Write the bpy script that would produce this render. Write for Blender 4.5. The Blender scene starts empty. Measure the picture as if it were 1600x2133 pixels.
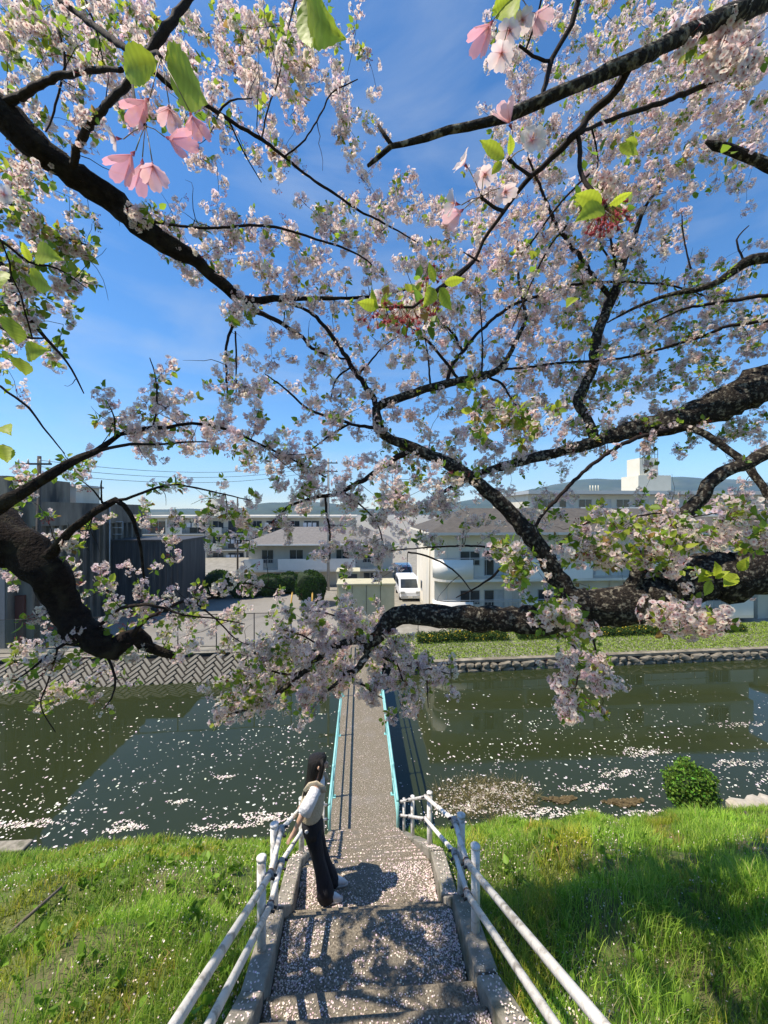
import bpy, bmesh, math, random
import numpy as np
from mathutils import Vector, Matrix
R = math.radians
rnd = random.Random(7)
rng = np.random.default_rng(11)
scene = bpy.context.scene
col = scene.collection

# ------------------------------------------------------------------ camera
EYE = 7.3                       # camera height above the bridge deck (z = 0)
YAW = R(3.58)                   # the bridge runs along +Y, the camera looks a little to the right of it
FWD = Vector((math.sin(YAW), math.cos(YAW), 0)); RGT = Vector((math.cos(YAW), -math.sin(YAW), 0))
cam_data = bpy.data.cameras.new('camera'); cam = bpy.data.objects.new('camera', cam_data); col.objects.link(cam)
cam_data.sensor_fit = 'HORIZONTAL'; cam_data.sensor_width = 36; cam_data.lens = 18
cam_data.clip_start = 0.05; cam_data.clip_end = 9000
cam.location = (0, 0, EYE); cam.rotation_euler = (R(90), 0, -YAW)
scene.camera = cam

# ------------------------------------------------------------------ sky, sun, exposure
SUN_EL, SUN_AZ = R(61), R(6.5)  # sun stands high over the left side, a little behind the camera
world = bpy.data.worlds.new('World'); scene.world = world; world.use_nodes = True
wn = world.node_tree.nodes; wl = world.node_tree.links
bg = wn['Background']; sky = wn.new('ShaderNodeTexSky'); sky.sky_type = 'NISHITA'
sky.sun_disc = False; sky.sun_elevation = SUN_EL; sky.sun_rotation = R(270) - SUN_AZ
sky.air_density = 1.0; sky.dust_density = 0.05; sky.ozone_density = 6.0
tc = wn.new('ShaderNodeTexCoord'); mp = wn.new('ShaderNodeMapping'); mp.inputs['Scale'].default_value = (1.2, 1.2, 5.0)
mp.inputs['Rotation'].default_value = (0.25, 0.2, 0.3)
nz = wn.new('ShaderNodeTexNoise'); nz.inputs['Scale'].default_value = 1.6; nz.inputs['Detail'].default_value = 8; nz.inputs['Roughness'].default_value = 0.55
nz.inputs['Distortion'].default_value = 0.6
rp = wn.new('ShaderNodeValToRGB'); rp.color_ramp.elements[0].position = 0.46; rp.color_ramp.elements[1].position = 0.78
rp.color_ramp.elements[1].color = (0.4, 0.4, 0.4, 1)
mixs = wn.new('ShaderNodeMixRGB'); mixs.inputs['Color2'].default_value = (4.2, 4.6, 5.0, 1)
wl.new(tc.outputs['Generated'], mp.inputs['Vector']); wl.new(mp.outputs['Vector'], nz.inputs['Vector'])
wl.new(nz.outputs['Fac'], rp.inputs['Fac']); wl.new(rp.outputs['Color'], mixs.inputs['Fac'])
hs = wn.new('ShaderNodeHueSaturation'); hs.inputs['Saturation'].default_value = 1.18; hs.inputs['Value'].default_value = 1.18
wl.new(sky.outputs['Color'], hs.inputs['Color']); wl.new(hs.outputs['Color'], mixs.inputs['Color1']); wl.new(mixs.outputs['Color'], bg.inputs['Color'])
bg.inputs['Strength'].default_value = 0.112
sun_data = bpy.data.lights.new('sun', 'SUN'); sun_data.energy = 4.7; sun_data.angle = R(0.5); sun_data.color = (1, 0.90, 0.76)
sun = bpy.data.objects.new('sun', sun_data); col.objects.link(sun)
SDIR = Vector((math.cos(SUN_EL) * math.cos(SUN_AZ), math.cos(SUN_EL) * math.sin(SUN_AZ), -math.sin(SUN_EL)))
sun.rotation_euler = SDIR.to_track_quat('-Z', 'Y').to_euler(); sun.location = (-20, -3, 40)
vs = scene.view_settings
vs.view_transform = 'Standard'; vs.look = 'None'; vs.gamma = 1; vs.use_curve_mapping = False; vs.exposure = 0.60
cy = scene.cycles
cy.max_bounces = 8; cy.diffuse_bounces = 3; cy.glossy_bounces = 3; cy.transmission_bounces = 6; cy.transparent_max_bounces = 8
cy.use_denoising = True; cy.caustics_reflective = False; cy.caustics_refractive = False

# ------------------------------------------------------------------ helpers
def P(px, py, d):               # a point seen at (px, py) of the 1600x2133 photo, d metres in front of the camera
    t = (px - 800) / 800; s = (py - 1066.5) / 800
    v = FWD * d + RGT * (t * d); return Vector((v.x, v.y, EYE - s * d))
def PY(px, py, Y):              # the same, on the upright plane at world Y
    t = (px - 800) / 800; d = Y / (FWD.y + t * RGT.y); return P(px, py, d)
def X_at(px, Y): return PY(px, 1066, Y).x
def Z_at(px, py, Y): return PY(px, py, Y).z

def tag(o, label=None, cat=None, group=None, kind=None):
    if label: o['label'] = label
    if cat: o['category'] = cat
    if group: o['group'] = group
    if kind: o['kind'] = kind
    return o
def empty(name, loc, rz=0, label=None, cat=None, group=None, kind=None):
    o = bpy.data.objects.new(name, None); col.objects.link(o); o.location = loc; o.rotation_euler.z = rz
    o.empty_display_size = 0.1
    return tag(o, label, cat, group, kind)
def parent(o, p):
    if p is not None:
        o.parent = p
        o.matrix_parent_inverse = Matrix.LocRotScale(p.location, p.rotation_euler, None).inverted()   # meshes are modelled in world coordinates
def link(name, me, m, par=None, loc=None):
    o = bpy.data.objects.new(name, me); col.objects.link(o)
    if m is not None and len(me.materials) == 0: me.materials.append(m)
    if loc is not None: o.location = loc
    parent(o, par)
    return o
def fast_mesh(name, v, f, colors=None, smooth=False):
    v = np.asarray(v, np.float32); f = np.asarray(f, np.int32)
    me = bpy.data.meshes.new(name); n, k = f.shape
    me.vertices.add(len(v)); me.vertices.foreach_set('co', v.ravel())
    me.loops.add(n * k); me.loops.foreach_set('vertex_index', f.ravel())
    me.polygons.add(n); me.polygons.foreach_set('loop_start', np.arange(0, n * k, k, dtype=np.int32))
    me.polygons.foreach_set('loop_total', np.full(n, k, np.int32))
    if smooth: me.polygons.foreach_set('use_smooth', np.ones(n, bool))
    me.update(calc_edges=True)
    if colors is not None:
        a = me.color_attributes.new('Col', 'FLOAT_COLOR', 'POINT')
        c = np.ones((len(v), 4), np.float32); c[:, :3] = colors; a.data.foreach_set('color', c.ravel())
    return me
class MB:                       # collects boxes, tubes and polygons and links them as one mesh
    def __init__(s): s.v = []; s.f = []; s.sm = []
    def add(s, vs, fs, smooth=False):
        o = len(s.v); s.v += [tuple(x) for x in vs]; s.f += [tuple(i + o for i in f) for f in fs]; s.sm += [smooth] * len(fs); return s
    def box(s, x0, x1, y0, y1, z0, z1):
        x0, x1 = min(x0, x1), max(x0, x1); y0, y1 = min(y0, y1), max(y0, y1); z0, z1 = min(z0, z1), max(z0, z1)
        return s.add([(x0,y0,z0),(x1,y0,z0),(x1,y1,z0),(x0,y1,z0),(x0,y0,z1),(x1,y0,z1),(x1,y1,z1),(x0,y1,z1)],
                     [(0,3,2,1),(4,5,6,7),(0,1,5,4),(1,2,6,5),(2,3,7,6),(3,0,4,7)])
    def tube(s, pts, rad, n=8, cap=True, smooth=True, squash=None):
        pts = [Vector(p) for p in pts]; m = len(pts)
        rad = list(rad) if hasattr(rad, '__len__') else [rad] * m
        rings = []; ref = None
        for i in range(m):
            t = (pts[min(i + 1, m - 1)] - pts[max(i - 1, 0)])
            t = t.normalized() if t.length > 1e-9 else Vector((0, 0, 1))
            if ref is None:
                ref = Vector((1, 0, 0)) if abs(t.x) < 0.8 else Vector((0, 1, 0))
            u = (ref - t * ref.dot(t))
            u = u.normalized() if u.length > 1e-6 else t.orthogonal().normalized()
            w = t.cross(u); ref = u
            r = rad[i]; ra, rb = r if hasattr(r, '__len__') else (r, r)
            rings.append([pts[i] + u * (math.cos(a) * ra) + w * (math.sin(a) * rb) for a in [2 * math.pi * k / n for k in range(n)]])
        vs = [p for rg in rings for p in rg]; fs = []
        for i in range(m - 1):
            for k in range(n):
                a = i * n + k; b = i * n + (k + 1) % n; fs.append((a, b, b + n, a + n))
        if cap:
            fs.append(tuple(range(n - 1, -1, -1))); fs.append(tuple(range((m - 1) * n, m * n)))
        return s.add(vs, fs, smooth)
    def loft(s, rings, closed=True, cap=True, smooth=True):
        n = len(rings[0]); vs = [p for r_ in rings for p in r_]; fs = []
        for i in range(len(rings) - 1):
            for k in range(n if closed else n - 1):
                a = i * n + k; b = i * n + (k + 1) % n; fs.append((a, b, b + n, a + n))
        if cap:
            fs.append(tuple(range(n - 1, -1, -1))); fs.append(tuple(range((len(rings) - 1) * n, len(rings) * n)))
        return s.add(vs, fs, smooth)
    def prism(s, poly, d):      # polygon (list of 3D points) pushed along vector d
        n = len(poly); d = Vector(d); a = [Vector(p) for p in poly]; b = [p + d for p in a]
        return s.add(a + b, [tuple(range(n - 1, -1, -1)), tuple(range(n, 2 * n))] + [(i, (i + 1) % n, n + (i + 1) % n, n + i) for i in range(n)])
    def mesh(s, name='mesh', bevel=0.0):
        me = bpy.data.meshes.new(name); me.from_pydata(s.v, [], s.f); me.polygons.foreach_set('use_smooth', s.sm)
        bm = bmesh.new(); bm.from_mesh(me)
        bmesh.ops.recalc_face_normals(bm, faces=bm.faces)
        if bevel: bmesh.ops.bevel(bm, geom=bm.edges[:], offset=bevel, segments=1, affect='EDGES', clamp_overlap=True)
        bm.to_mesh(me); bm.free(); return me
    def build(s, name, m, par=None, bevel=0.0):
        return link(name, s.mesh(name, bevel), m, par)

# ------------------------------------------------------------------ materials
def mat(name, c1, c2=None, scale=5.0, rough=0.8, bump=0.0, bscale=None, metal=0.0, spec=0.5, detail=6, stretch=(1,1,1), c3=None, s3=1.0):
    m = bpy.data.materials.new(name); m.use_nodes = True; nt = m.node_tree; N = nt.nodes; L = nt.links
    b = N['Principled BSDF']; b.inputs['Roughness'].default_value = rough; b.inputs['Metallic'].default_value = metal
    b.inputs['Specular IOR Level'].default_value = spec
    b.inputs['Base Color'].default_value = (*c1, 1)
    co = N.new('ShaderNodeTexCoord'); mpn = N.new('ShaderNodeMapping'); mpn.inputs['Scale'].default_value = stretch
    L.new(co.outputs['Object'], mpn.inputs['Vector'])
    if c2 is not None:
        n = N.new('ShaderNodeTexNoise'); n.inputs['Scale'].default_value = scale; n.inputs['Detail'].default_value = detail; n.inputs['Roughness'].default_value = 0.6
        L.new(mpn.outputs['Vector'], n.inputs['Vector'])
        r = N.new('ShaderNodeValToRGB'); r.color_ramp.elements[0].position = 0.36; r.color_ramp.elements[1].position = 0.66
        r.color_ramp.elements[0].color = (*c1, 1); r.color_ramp.elements[1].color = (*c2, 1)
        L.new(n.outputs['Fac'], r.inputs['Fac']); out = r.outputs['Color']
        if c3 is not None:
            n3 = N.new('ShaderNodeTexNoise'); n3.inputs['Scale'].default_value = s3; n3.inputs['Detail'].default_value = 4
            L.new(mpn.outputs['Vector'], n3.inputs['Vector'])
            r3 = N.new('ShaderNodeValToRGB'); r3.color_ramp.elements[0].position = 0.52; r3.color_ramp.elements[1].position = 0.68
            L.new(n3.outputs['Fac'], r3.inputs['Fac'])
            mx = N.new('ShaderNodeMixRGB'); mx.inputs['Color2'].default_value = (*c3, 1)
            L.new(r3.outputs['Color'], mx.inputs['Fac']); L.new(out, mx.inputs['Color1']); out = mx.outputs['Color']
        L.new(out, b.inputs['Base Color'])
    if bump:
        nb = N.new('ShaderNodeTexNoise'); nb.inputs['Scale'].default_value = bscale or scale * 3; nb.inputs['Detail'].default_value = 6
        L.new(mpn.outputs['Vector'], nb.inputs['Vector'])
        bp = N.new('ShaderNodeBump'); bp.inputs['Strength'].default_value = min(1, bump); bp.inputs['Distance'].default_value = 0.02
        L.new(nb.outputs['Fac'], bp.inputs['Height']); L.new(bp.outputs['Normal'], b.inputs['Normal'])
    return m
def vmat(name, rough=0.6, transl=0.0, spec=0.3, thin=0.0):     # colour from the mesh's own attribute, thin surfaces let light through
    m = bpy.data.materials.new(name); m.use_nodes = True; nt = m.node_tree; N = nt.nodes; L = nt.links
    b = N['Principled BSDF']; b.inputs['Roughness'].default_value = rough; b.inputs['Specular IOR Level'].default_value = spec
    a = N.new('ShaderNodeAttribute'); a.attribute_name = 'Col'
    L.new(a.outputs['Color'], b.inputs['Base Color'])
    if transl:
        t = N.new('ShaderNodeBsdfTranslucent'); L.new(a.outputs['Color'], t.inputs['Color'])
        mx = N.new('ShaderNodeMixShader'); mx.inputs['Fac'].default_value = transl
        L.new(b.outputs[0], mx.inputs[1]); L.new(t.outputs[0], mx.inputs[2]); out = mx.outputs[0]
        if thin:                  # tissue-thin: part of the light goes straight through
            tp = N.new('ShaderNodeBsdfTransparent'); m2 = N.new('ShaderNodeMixShader'); m2.inputs['Fac'].default_value = thin
            L.new(out, m2.inputs[1]); L.new(tp.outputs[0], m2.inputs[2]); out = m2.outputs[0]
        L.new(out, N['Material Output'].inputs['Surface'])
    return m
M = {}
M['petal'] = vmat('petal', 0.7, 0.58, 0.15, 0.16)
M['leaf'] = vmat('leaf', 0.5, 0.6, 0.4)
M['grass'] = vmat('grass_blade', 0.5, 0.45, 0.3)
M['fallen'] = vmat('fallen_petal', 0.8, 0.0, 0.1)
M['foliage'] = vmat('foliage', 0.7, 0.2, 0.1)
M['soil'] = mat('soil', (0.07, 0.10, 0.02), (0.13, 0.14, 0.035), 3.0, 0.95, 0.8, 30, c3=(0.13, 0.10, 0.055), s3=1.2)
M['step'] = mat('step_concrete', (0.10, 0.083, 0.056), (0.29, 0.245, 0.18), 60, 0.9, 0.7, 90, detail=3, c3=(0.16, 0.14, 0.11), s3=2.5)
M['deck'] = mat('bridge_deck', (0.065, 0.056, 0.037), (0.32, 0.272, 0.20), 38, 0.9, 0.7, 80, detail=3, c3=(0.20, 0.175, 0.14), s3=1.6)
M['kerb'] = mat('kerb_concrete', (0.21, 0.185, 0.145), (0.34, 0.31, 0.25), 9, 0.9, 0.5, 60, c3=(0.11, 0.11, 0.07), s3=3)
M['rail'] = mat('rail_white_paint', (0.74, 0.71, 0.66), (0.82, 0.79, 0.74), 12, 0.45, 0.15, 60, c3=(0.36, 0.33, 0.29), s3=14)
M['rust'] = mat('rusty_clamp', (0.06, 0.05, 0.045), (0.3, 0.1, 0.03), 30, 0.7, 0.4)
M['clamp'] = mat('clamp_grey', (0.45, 0.45, 0.45), (0.2, 0.17, 0.15), 40, 0.5, 0.2)
M['bolt'] = mat('bolt_black', (0.02, 0.02, 0.02), None, rough=0.5)
M['teal'] = mat('teal_paint', (0.24, 0.55, 0.53), (0.30, 0.62, 0.59), 6, 0.45, 0.1, 40, c3=(0.2, 0.46, 0.44), s3=4)
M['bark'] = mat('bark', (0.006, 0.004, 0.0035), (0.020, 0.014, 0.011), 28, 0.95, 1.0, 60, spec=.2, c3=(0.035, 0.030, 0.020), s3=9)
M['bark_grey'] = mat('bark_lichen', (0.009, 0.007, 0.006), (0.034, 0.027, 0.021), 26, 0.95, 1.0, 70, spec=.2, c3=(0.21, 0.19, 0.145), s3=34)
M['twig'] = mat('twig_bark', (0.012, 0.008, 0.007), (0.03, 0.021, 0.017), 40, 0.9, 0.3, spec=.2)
# ------------------------------------------------------------------ the lie of the land
CX = 0.085                       # centre line of stairs and bridge
WATER = -1.4
SZ = [(-0.7, 6.05), (2.80, 3.74), (3.55, 3.58), (3.98, 3.16), (4.65, 3.04), (8.6, 0.0)]   # nosing line with its two landings
def stair_z(Y): return float(np.interp(Y, [p[0] for p in SZ], [p[1] for p in SZ]))
def bank_z(X, Y):
    if Y < -0.6: z = 5.95
    elif Y < 8.6: z = stair_z(max(Y, -0.6))
    else: z = -(Y - 8.6) * 0.82
    w = min(1.0, max(0.0, (abs(X - CX) - 1.0) / 1.2))
    n = 0.10 * math.sin(X * 1.3 + Y * 0.9) + 0.07 * math.sin(X * 2.9 - Y * 1.7 + 1) + 0.04 * math.sin(X * 5.1 + Y * 4.3)
    return z - 0.05 + w * (n + 0.06) - (0.4 if abs(X - CX) < 0.93 else 0.0)
xs = sorted(set([CX - 0.931, CX - 0.929, CX + 0.929, CX + 0.931] + list(np.linspace(-60, -14, 14)) + list(np.linspace(-13.5, 13.5, 90)) + list(np.linspace(14, 60, 14))))
ys = sorted(set(list(np.linspace(-40, -1, 9)) + [-0.6] + list(np.linspace(-0.3, 12.0, 60))))
v = [(x, y, bank_z(x, y)) for y in ys for x in xs]; nx = len(xs)
f = [(j * nx + i, j * nx + i + 1, (j + 1) * nx + i + 1, (j + 1) * nx + i) for j in range(len(ys) - 1) for i in range(nx - 1)]
o = link('near_bank', fast_mesh('near_bank', v, f, smooth=True), M['soil'])
tag(o, 'steep grassy embankment sloping down to the canal on both sides of the stairs', 'embankment', kind='structure')

# far bank edge line
def far_edge(X): return 20.35 + 0.04 * X
M['far_ground'] = mat('far_ground', (0.20, 0.185, 0.15), (0.3, 0.28, 0.235), 1.5, 0.95, 0.3, 20)
fx = [-3500, -1500, -400, -120, -60, -30, -12, -2, 0.0, 1.5, 2.2, 4, 8, 14, 22, 30, 60, 120, 400, 1500, 3500]
fo = [(0.35, 0), (1.0, 0), (1.6, 0), (2.6, 0), (3.6, 0), (10, 0), (40, 0), (200, 0), (3000, 0)]
def far_z(X, off):
    if X < 1.6: return -0.22
    return -0.82 + 0.66 * min(1, max(0, (off - 0.4) / 2.8))
v = []; 
for off, _ in fo:
    for X in fx: 
        base = far_edge(max(-60, min(60, X)))
        oo = off if X > 1.8 else max(off, 1.05 + (off - 0.35) * 0.9)
        v.append((X, base + oo, far_z(X, off)))
nx = len(fx); f = [(j * nx + i, j * nx + i + 1, (j + 1) * nx + i + 1, (j + 1) * nx + i) for j in range(len(fo) - 1) for i in range(nx - 1)]
tag(link('ground', fast_mesh('ground', v, f), M['far_ground']), 'flat bare ground of the far side reaching to the hills', 'ground', kind='structure')

# water
m = bpy.data.materials.new('canal_water'); m.use_nodes = True; N = m.node_tree.nodes; L = m.node_tree.links
b = N['Principled BSDF']; b.inputs['Roughness'].default_value = 0.03; b.inputs['IOR'].default_value = 1.36
co = N.new('ShaderNodeTexCoord'); n1 = N.new('ShaderNodeTexNoise'); n1.inputs['Scale'].default_value = 0.35; n1.inputs['Detail'].default_value = 3
rr = N.new('ShaderNodeValToRGB'); rr.color_ramp.elements[0].color = (0.019, 0.027, 0.011, 1); rr.color_ramp.elements[1].color = (0.031, 0.038, 0.014, 1)
L.new(co.outputs['Object'], n1.inputs['Vector']); L.new(n1.outputs['Fac'], rr.inputs['Fac']); L.new(rr.outputs['Color'], b.inputs['Base Color'])
n2 = N.new('ShaderNodeTexNoise'); n2.inputs['Scale'].default_value = 1.6; n2.inputs['Detail'].default_value = 3
mp2 = N.new('ShaderNodeMapping'); mp2.inputs['Scale'].default_value = (0.6, 1.6, 1)
L.new(co.outputs['Object'], mp2.inputs['Vector']); L.new(mp2.outputs['Vector'], n2.inputs['Vector'])
bp = N.new('ShaderNodeBump'); bp.inputs['Strength'].default_value = 0.05; bp.inputs['Distance'].default_value = 0.03
L.new(n2.outputs['Fac'], bp.inputs['Height']); L.new(bp.outputs['Normal'], b.inputs['Normal'])
M['water'] = m
tag(MB().add([(-300, 9.2, WATER), (300, 9.2, WATER), (300, 40, WATER), (-300, 40, WATER)], [(0, 1, 2, 3)]).build('canal_water', m),
    'still green canal water strewn with floating petals', 'water', kind='structure')

# ------------------------------------------------------------------ stairs
HW = 0.775
stairs = empty('stairs', (CX, 0, stair_z(0)), label='concrete stairs covered in fallen petals leading down to the footbridge', cat='stairs', kind='structure')
step_edges = []                  # (y0, y1, z)
nu = 12
for i in range(nu): step_edges.append((-0.7 + 3.5 * i / nu, -0.7 + 3.5 * (i + 1) / nu, 6.05 - 2.30 * i / nu - 0.16))
step_edges += [(2.80, 3.55, 3.58), (3.55, 3.75, 3.40), (3.75, 3.95, 3.22), (3.95, 4.65, 3.04)]
nlow = 14
for i in range(nlow): step_edges.append((4.65 + 3.95 * i / nlow, 4.65 + 3.95 * (i + 1) / nlow, 3.04 * (1 - (i + 1) / (nlow + 1))))
for a, b_, z_ in step_edges:
    MB().box(CX - HW, CX + HW, a, b_ + 0.05, z_ - 0.42, z_).build('step', M['step'], stairs, bevel=0.018)
kerb_top = lambda Y: stair_z(Y) + 0.13
for s in (-1, 1):
    ye = [-0.6, 0.6, 1.7, 2.80, 3.55, 3.98, 4.65, 5.6, 6.6, 7.6, 8.5]
    for i in range(len(ye) - 1):
        a, b_ = ye[i] + 0.012, ye[i + 1]
        xi, xo = CX + s * (HW + 0.002), CX + s * (HW + 0.17)
        j = rnd.uniform(-0.02, 0.02)
        poly = [(xi, a, kerb_top(a) + j), (xi, b_, kerb_top(b_) + j), (xi, b_, kerb_top(b_) - 0.6), (xi, a, kerb_top(a) - 0.6)]
        mb = MB().prism(poly, (xo - xi, 0, 0)); mb.build('kerb', M['kerb'], stairs, bevel=0.012)

# ------------------------------------------------------------------ white pipe handrails
POST_H = 0.73
def railing(s, name, label, group):
    xp = CX + s * 0.865
    root = empty(name, (xp, 3.2, kerb_top(3.2)), label=label, cat='handrail', group=group)
    def post(Y, h=POST_H, dx=0.0, r=0.036):
        zb = kerb_top(Y); x = xp + dx
        mb = MB().tube([(x, Y, zb - 0.25), (x, Y, zb + h - 0.02)], r, 14)
        mb.tube([(x, Y, zb + h - 0.022), (x, Y, zb + h - 0.006), (x, Y, zb + h)], [r + 0.004, r + 0.004, r * 0.7], 14)
        o = mb.build('post', M['rail'], root)
        return o, Vector((x, Y, zb + h))
    def clamp(p, d):
        d = Vector(d).normalized()
        c = MB().tube([p - d * 0.03, p + d * 0.03], 0.034, 10).build('clamp', M['clamp'], root)
        for q in (-0.045, 0.045):
            MB().tube([p + d * q + Vector((-s * 0.03, -0.02, 0.012)), p + d * q + Vector((-s * 0.055, -0.03, 0.012))], 0.011, 6).build('bolt', M['bolt'], c)
    YA, YB, YC, YD = 3.15, 3.56, 5.2, 8.25
    _, t1 = post(-0.3); _, t0 = post(1.1 if s < 0 else 1.02); _, tA = post(YA, dx=s * 0.012); _, tB = post(YB, h=0.76); _, tC = post(YC); _, tD = post(YD, r=0.03, h=0.72); 
    _, tE = post(6.9, r=0.033)
    inn = Vector((-s * 0.062, 0, 0))
    def pipe(pts, r=0.0245):
        MB().tube(pts, r, 10).build('rail', M['rail'], root)
    up = [t1, t0, tA]
    for drop in (0.16, 0.42):
        q = [p + inn + Vector((0, 0, -drop)) for p in up]
        ext = q[2] + (q[2] - q[1]).normalized() * 0.03
        pipe([q[0] - (q[1] - q[0]).normalized() * 0.3, q[0], q[1], ext])
        for p in q[1:]: clamp(p, q[2] - q[1])
        # short link across the landing
        lo = [tB + inn + Vector((0, 0, -(0.07 if drop < 0.2 else 0.37)))]
        pipe([ext + Vector((0, 0.02, 0)), lo[0] + Vector((0, 0.02, 0))], 0.023)
        clamp(lo[0], lo[0] - ext)
        MB().tube([ext - Vector((0, 0.02, 0)), ext + Vector((0, 0.03, 0))], 0.03, 8).build('rust_collar', M['rust'], root)
        dl = 0.07 if drop < 0.2 else 0.37
        q2 = [p + inn * 0.9 + Vector((0, 0, -dl)) for p in (tB, tC, tE, tD)]
        pipe([q2[0], q2[1], q2[2], q2[3], q2[3] + (q2[3] - q2[2]).normalized() * 0.12], 0.022)
        for p in q2[1:]: clamp(p, q2[2] - q2[1])
    return root
railing(-1, 'handrail', 'white pipe handrail on two posts beside the stairs that the woman leans on', None)
railing(1, 'handrail', 'white pipe handrail along the stairs kerb opposite the leaning woman', None)

# ------------------------------------------------------------------ footbridge
BY0, BY1, BW = 8.56, 21.3, 0.80
bridge = empty('footbridge', (CX, BY0, 0), label='narrow concrete footbridge with teal pipe railings crossing the canal', cat='bridge')
MB().box(CX - BW, CX + BW, BY0, BY1, -0.26, 0.0).build('deck', M['deck'], bridge, bevel=0.01)
for s in (-1, 1):
    MB().box(CX + s * 0.62 - 0.12, CX + s * 0.62 + 0.12, BY0 + 0.1, BY1, -0.62, -0.262).build('beam', M['kerb'], bridge)
for Yp in (11.6, 15.8, 19.6):
    MB().box(CX - 0.5, CX + 0.5, Yp - 0.15, Yp + 0.15, -2.4, -0.625).build('pier', M['kerb'], bridge)
RH = 0.79
for s in (-1, 1):
    x = CX + s * 0.765
    pts = [8.62, 9.9, 12.6, 15.3, 18.0, 20.7]
    for i, Yp in enumerate(pts):
        r = 0.033 if i == 0 else 0.024
        p = MB().tube([(x, Yp, -0.004), (x, Yp, RH - 0.028)], r, 10).build('post', M['teal'], bridge)
        MB().box(x - 0.06, x + 0.06, Yp - 0.06, Yp + 0.06, 0.002, 0.014).build('base_plate', M['teal'], p)
    for hz_, r in ((RH, 0.031), (RH * 0.5, 0.022)):
        for i in range(len(pts) - 1):
            MB().tube([(x, pts[i] + (0 if i == 0 else 0.005), hz_), (x, pts[i + 1] - 0.005, hz_)], r, 10).build('rail', M['teal'], bridge)
        for Yp in pts[1:-1]:
            MB().tube([(x, Yp - 0.05, hz_), (x, Yp + 0.05, hz_)], r + 0.006, 10).build('sleeve', M['teal'], bridge)

# ------------------------------------------------------------------ far bank: herringbone revetment on the left
M['block'] = mat('revetment_block', (0.20, 0.185, 0.15), (0.31, 0.285, 0.235), 2.5, 0.9, 0.4, 30, c3=(0.13, 0.12, 0.09), s3=1.0)
M['joint'] = mat('revetment_joint', (0.018, 0.016, 0.013), (0.04, 0.034, 0.028), 6, 0.95, 0.4)
rev = empty('revetment', (-10, far_edge(-10), WATER), label='sloping canal revetment of herringbone concrete blocks below the chain link fence', cat='revetment')
ANG = math.atan(0.04)
o_ = Vector((-0.9, far_edge(-0.9) + 0.12, WATER - 0.1)); ex = Vector((-math.cos(ANG), -math.sin(ANG), 0)); up_h = Vector((-math.sin(ANG) * 0, 1, 0))
es = Vector((0, 0.66, 0.75)).normalized(); en = ex.cross(es).normalized(); 
if en.y > 0: en = -en
SL = 1.55
MB().prism([o_ + ex * a + es * s for a, s in ((0, -0.6), (42, -0.6), (42, SL), (0, SL))], -en * 0.25).build('slab', M['joint'], rev)
# coping beam
MB().prism([o_ + es * (SL + 0.012) + ex * 0 - en * 0.25, o_ + es * (SL + 0.012) + en * 0.06, o_ + es * (SL + 0.17) + en * 0.06, o_ + es * (SL + 0.17) - en * 0.25], ex * 42).build('coping', M['kerb'], rev)
Wb, nb_ = 0.215, 3; c45 = math.sqrt(0.5)
bricks = []
seen = set()
for j in range(-330, 330):
    for x0 in range(-330, 330):
        if (x0 - j) % (2 * nb_) == 0:
            seen.add((x0, j, nb_, 1)); seen.add((x0, j - 2 * nb_ + 1, 1, nb_))
for (a, b_, w, h) in seen:
    cx_, cy_ = (a + w / 2) * Wb, (b_ + h / 2) * Wb
    u, s_ = (cx_ - cy_) * c45, (cx_ + cy_) * c45
    ang = math.pi / 4 if w > h else 3 * math.pi / 4
    if 0.2 < u < 27 and -0.05 < s_ < SL - 0.18: bricks.append((u, s_, ang))
bricks.sort()
bm_brick = MB().box(-nb_ * Wb / 2 + 0.03, nb_ * Wb / 2 - 0.03, -Wb / 2 + 0.034, Wb / 2 - 0.034, -0.03, 0.09).mesh('brick', 0.012)
bm_brick.materials.append(M['block'])
def brick_mat(u, s_, ang):
    X_ = ex * math.cos(ang) + es * math.sin(ang); Y_ = en.cross(X_)
    Mx = Matrix((X_, Y_, en)).transposed().to_4x4(); Mx.translation = o_ + ex * u + es * s_ + en * rnd.uniform(-0.012, 0.012); return Mx
vrest = []; frest = []
for i, (u, s_, ang) in enumerate(bricks):
    Mx = brick_mat(u, s_, ang)
    if i < 290:
        ob = bpy.data.objects.new('block', bm_brick); col.objects.link(ob); ob.parent = rev
        ob.matrix_parent_inverse = Matrix.Translation(rev.location).inverted(); ob.matrix_basis = Mx
    else:
        k = len(vrest); vrest += [tuple(Mx @ q.co) for q in bm_brick.vertices]; frest += [tuple(k + t for t in p_.vertices) for p_ in bm_brick.polygons]
if vrest:
    mb = MB(); mb.add(vrest, frest); ob = mb.build('blocks', M['block'], rev); ob['kind'] = 'stuff'

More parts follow.
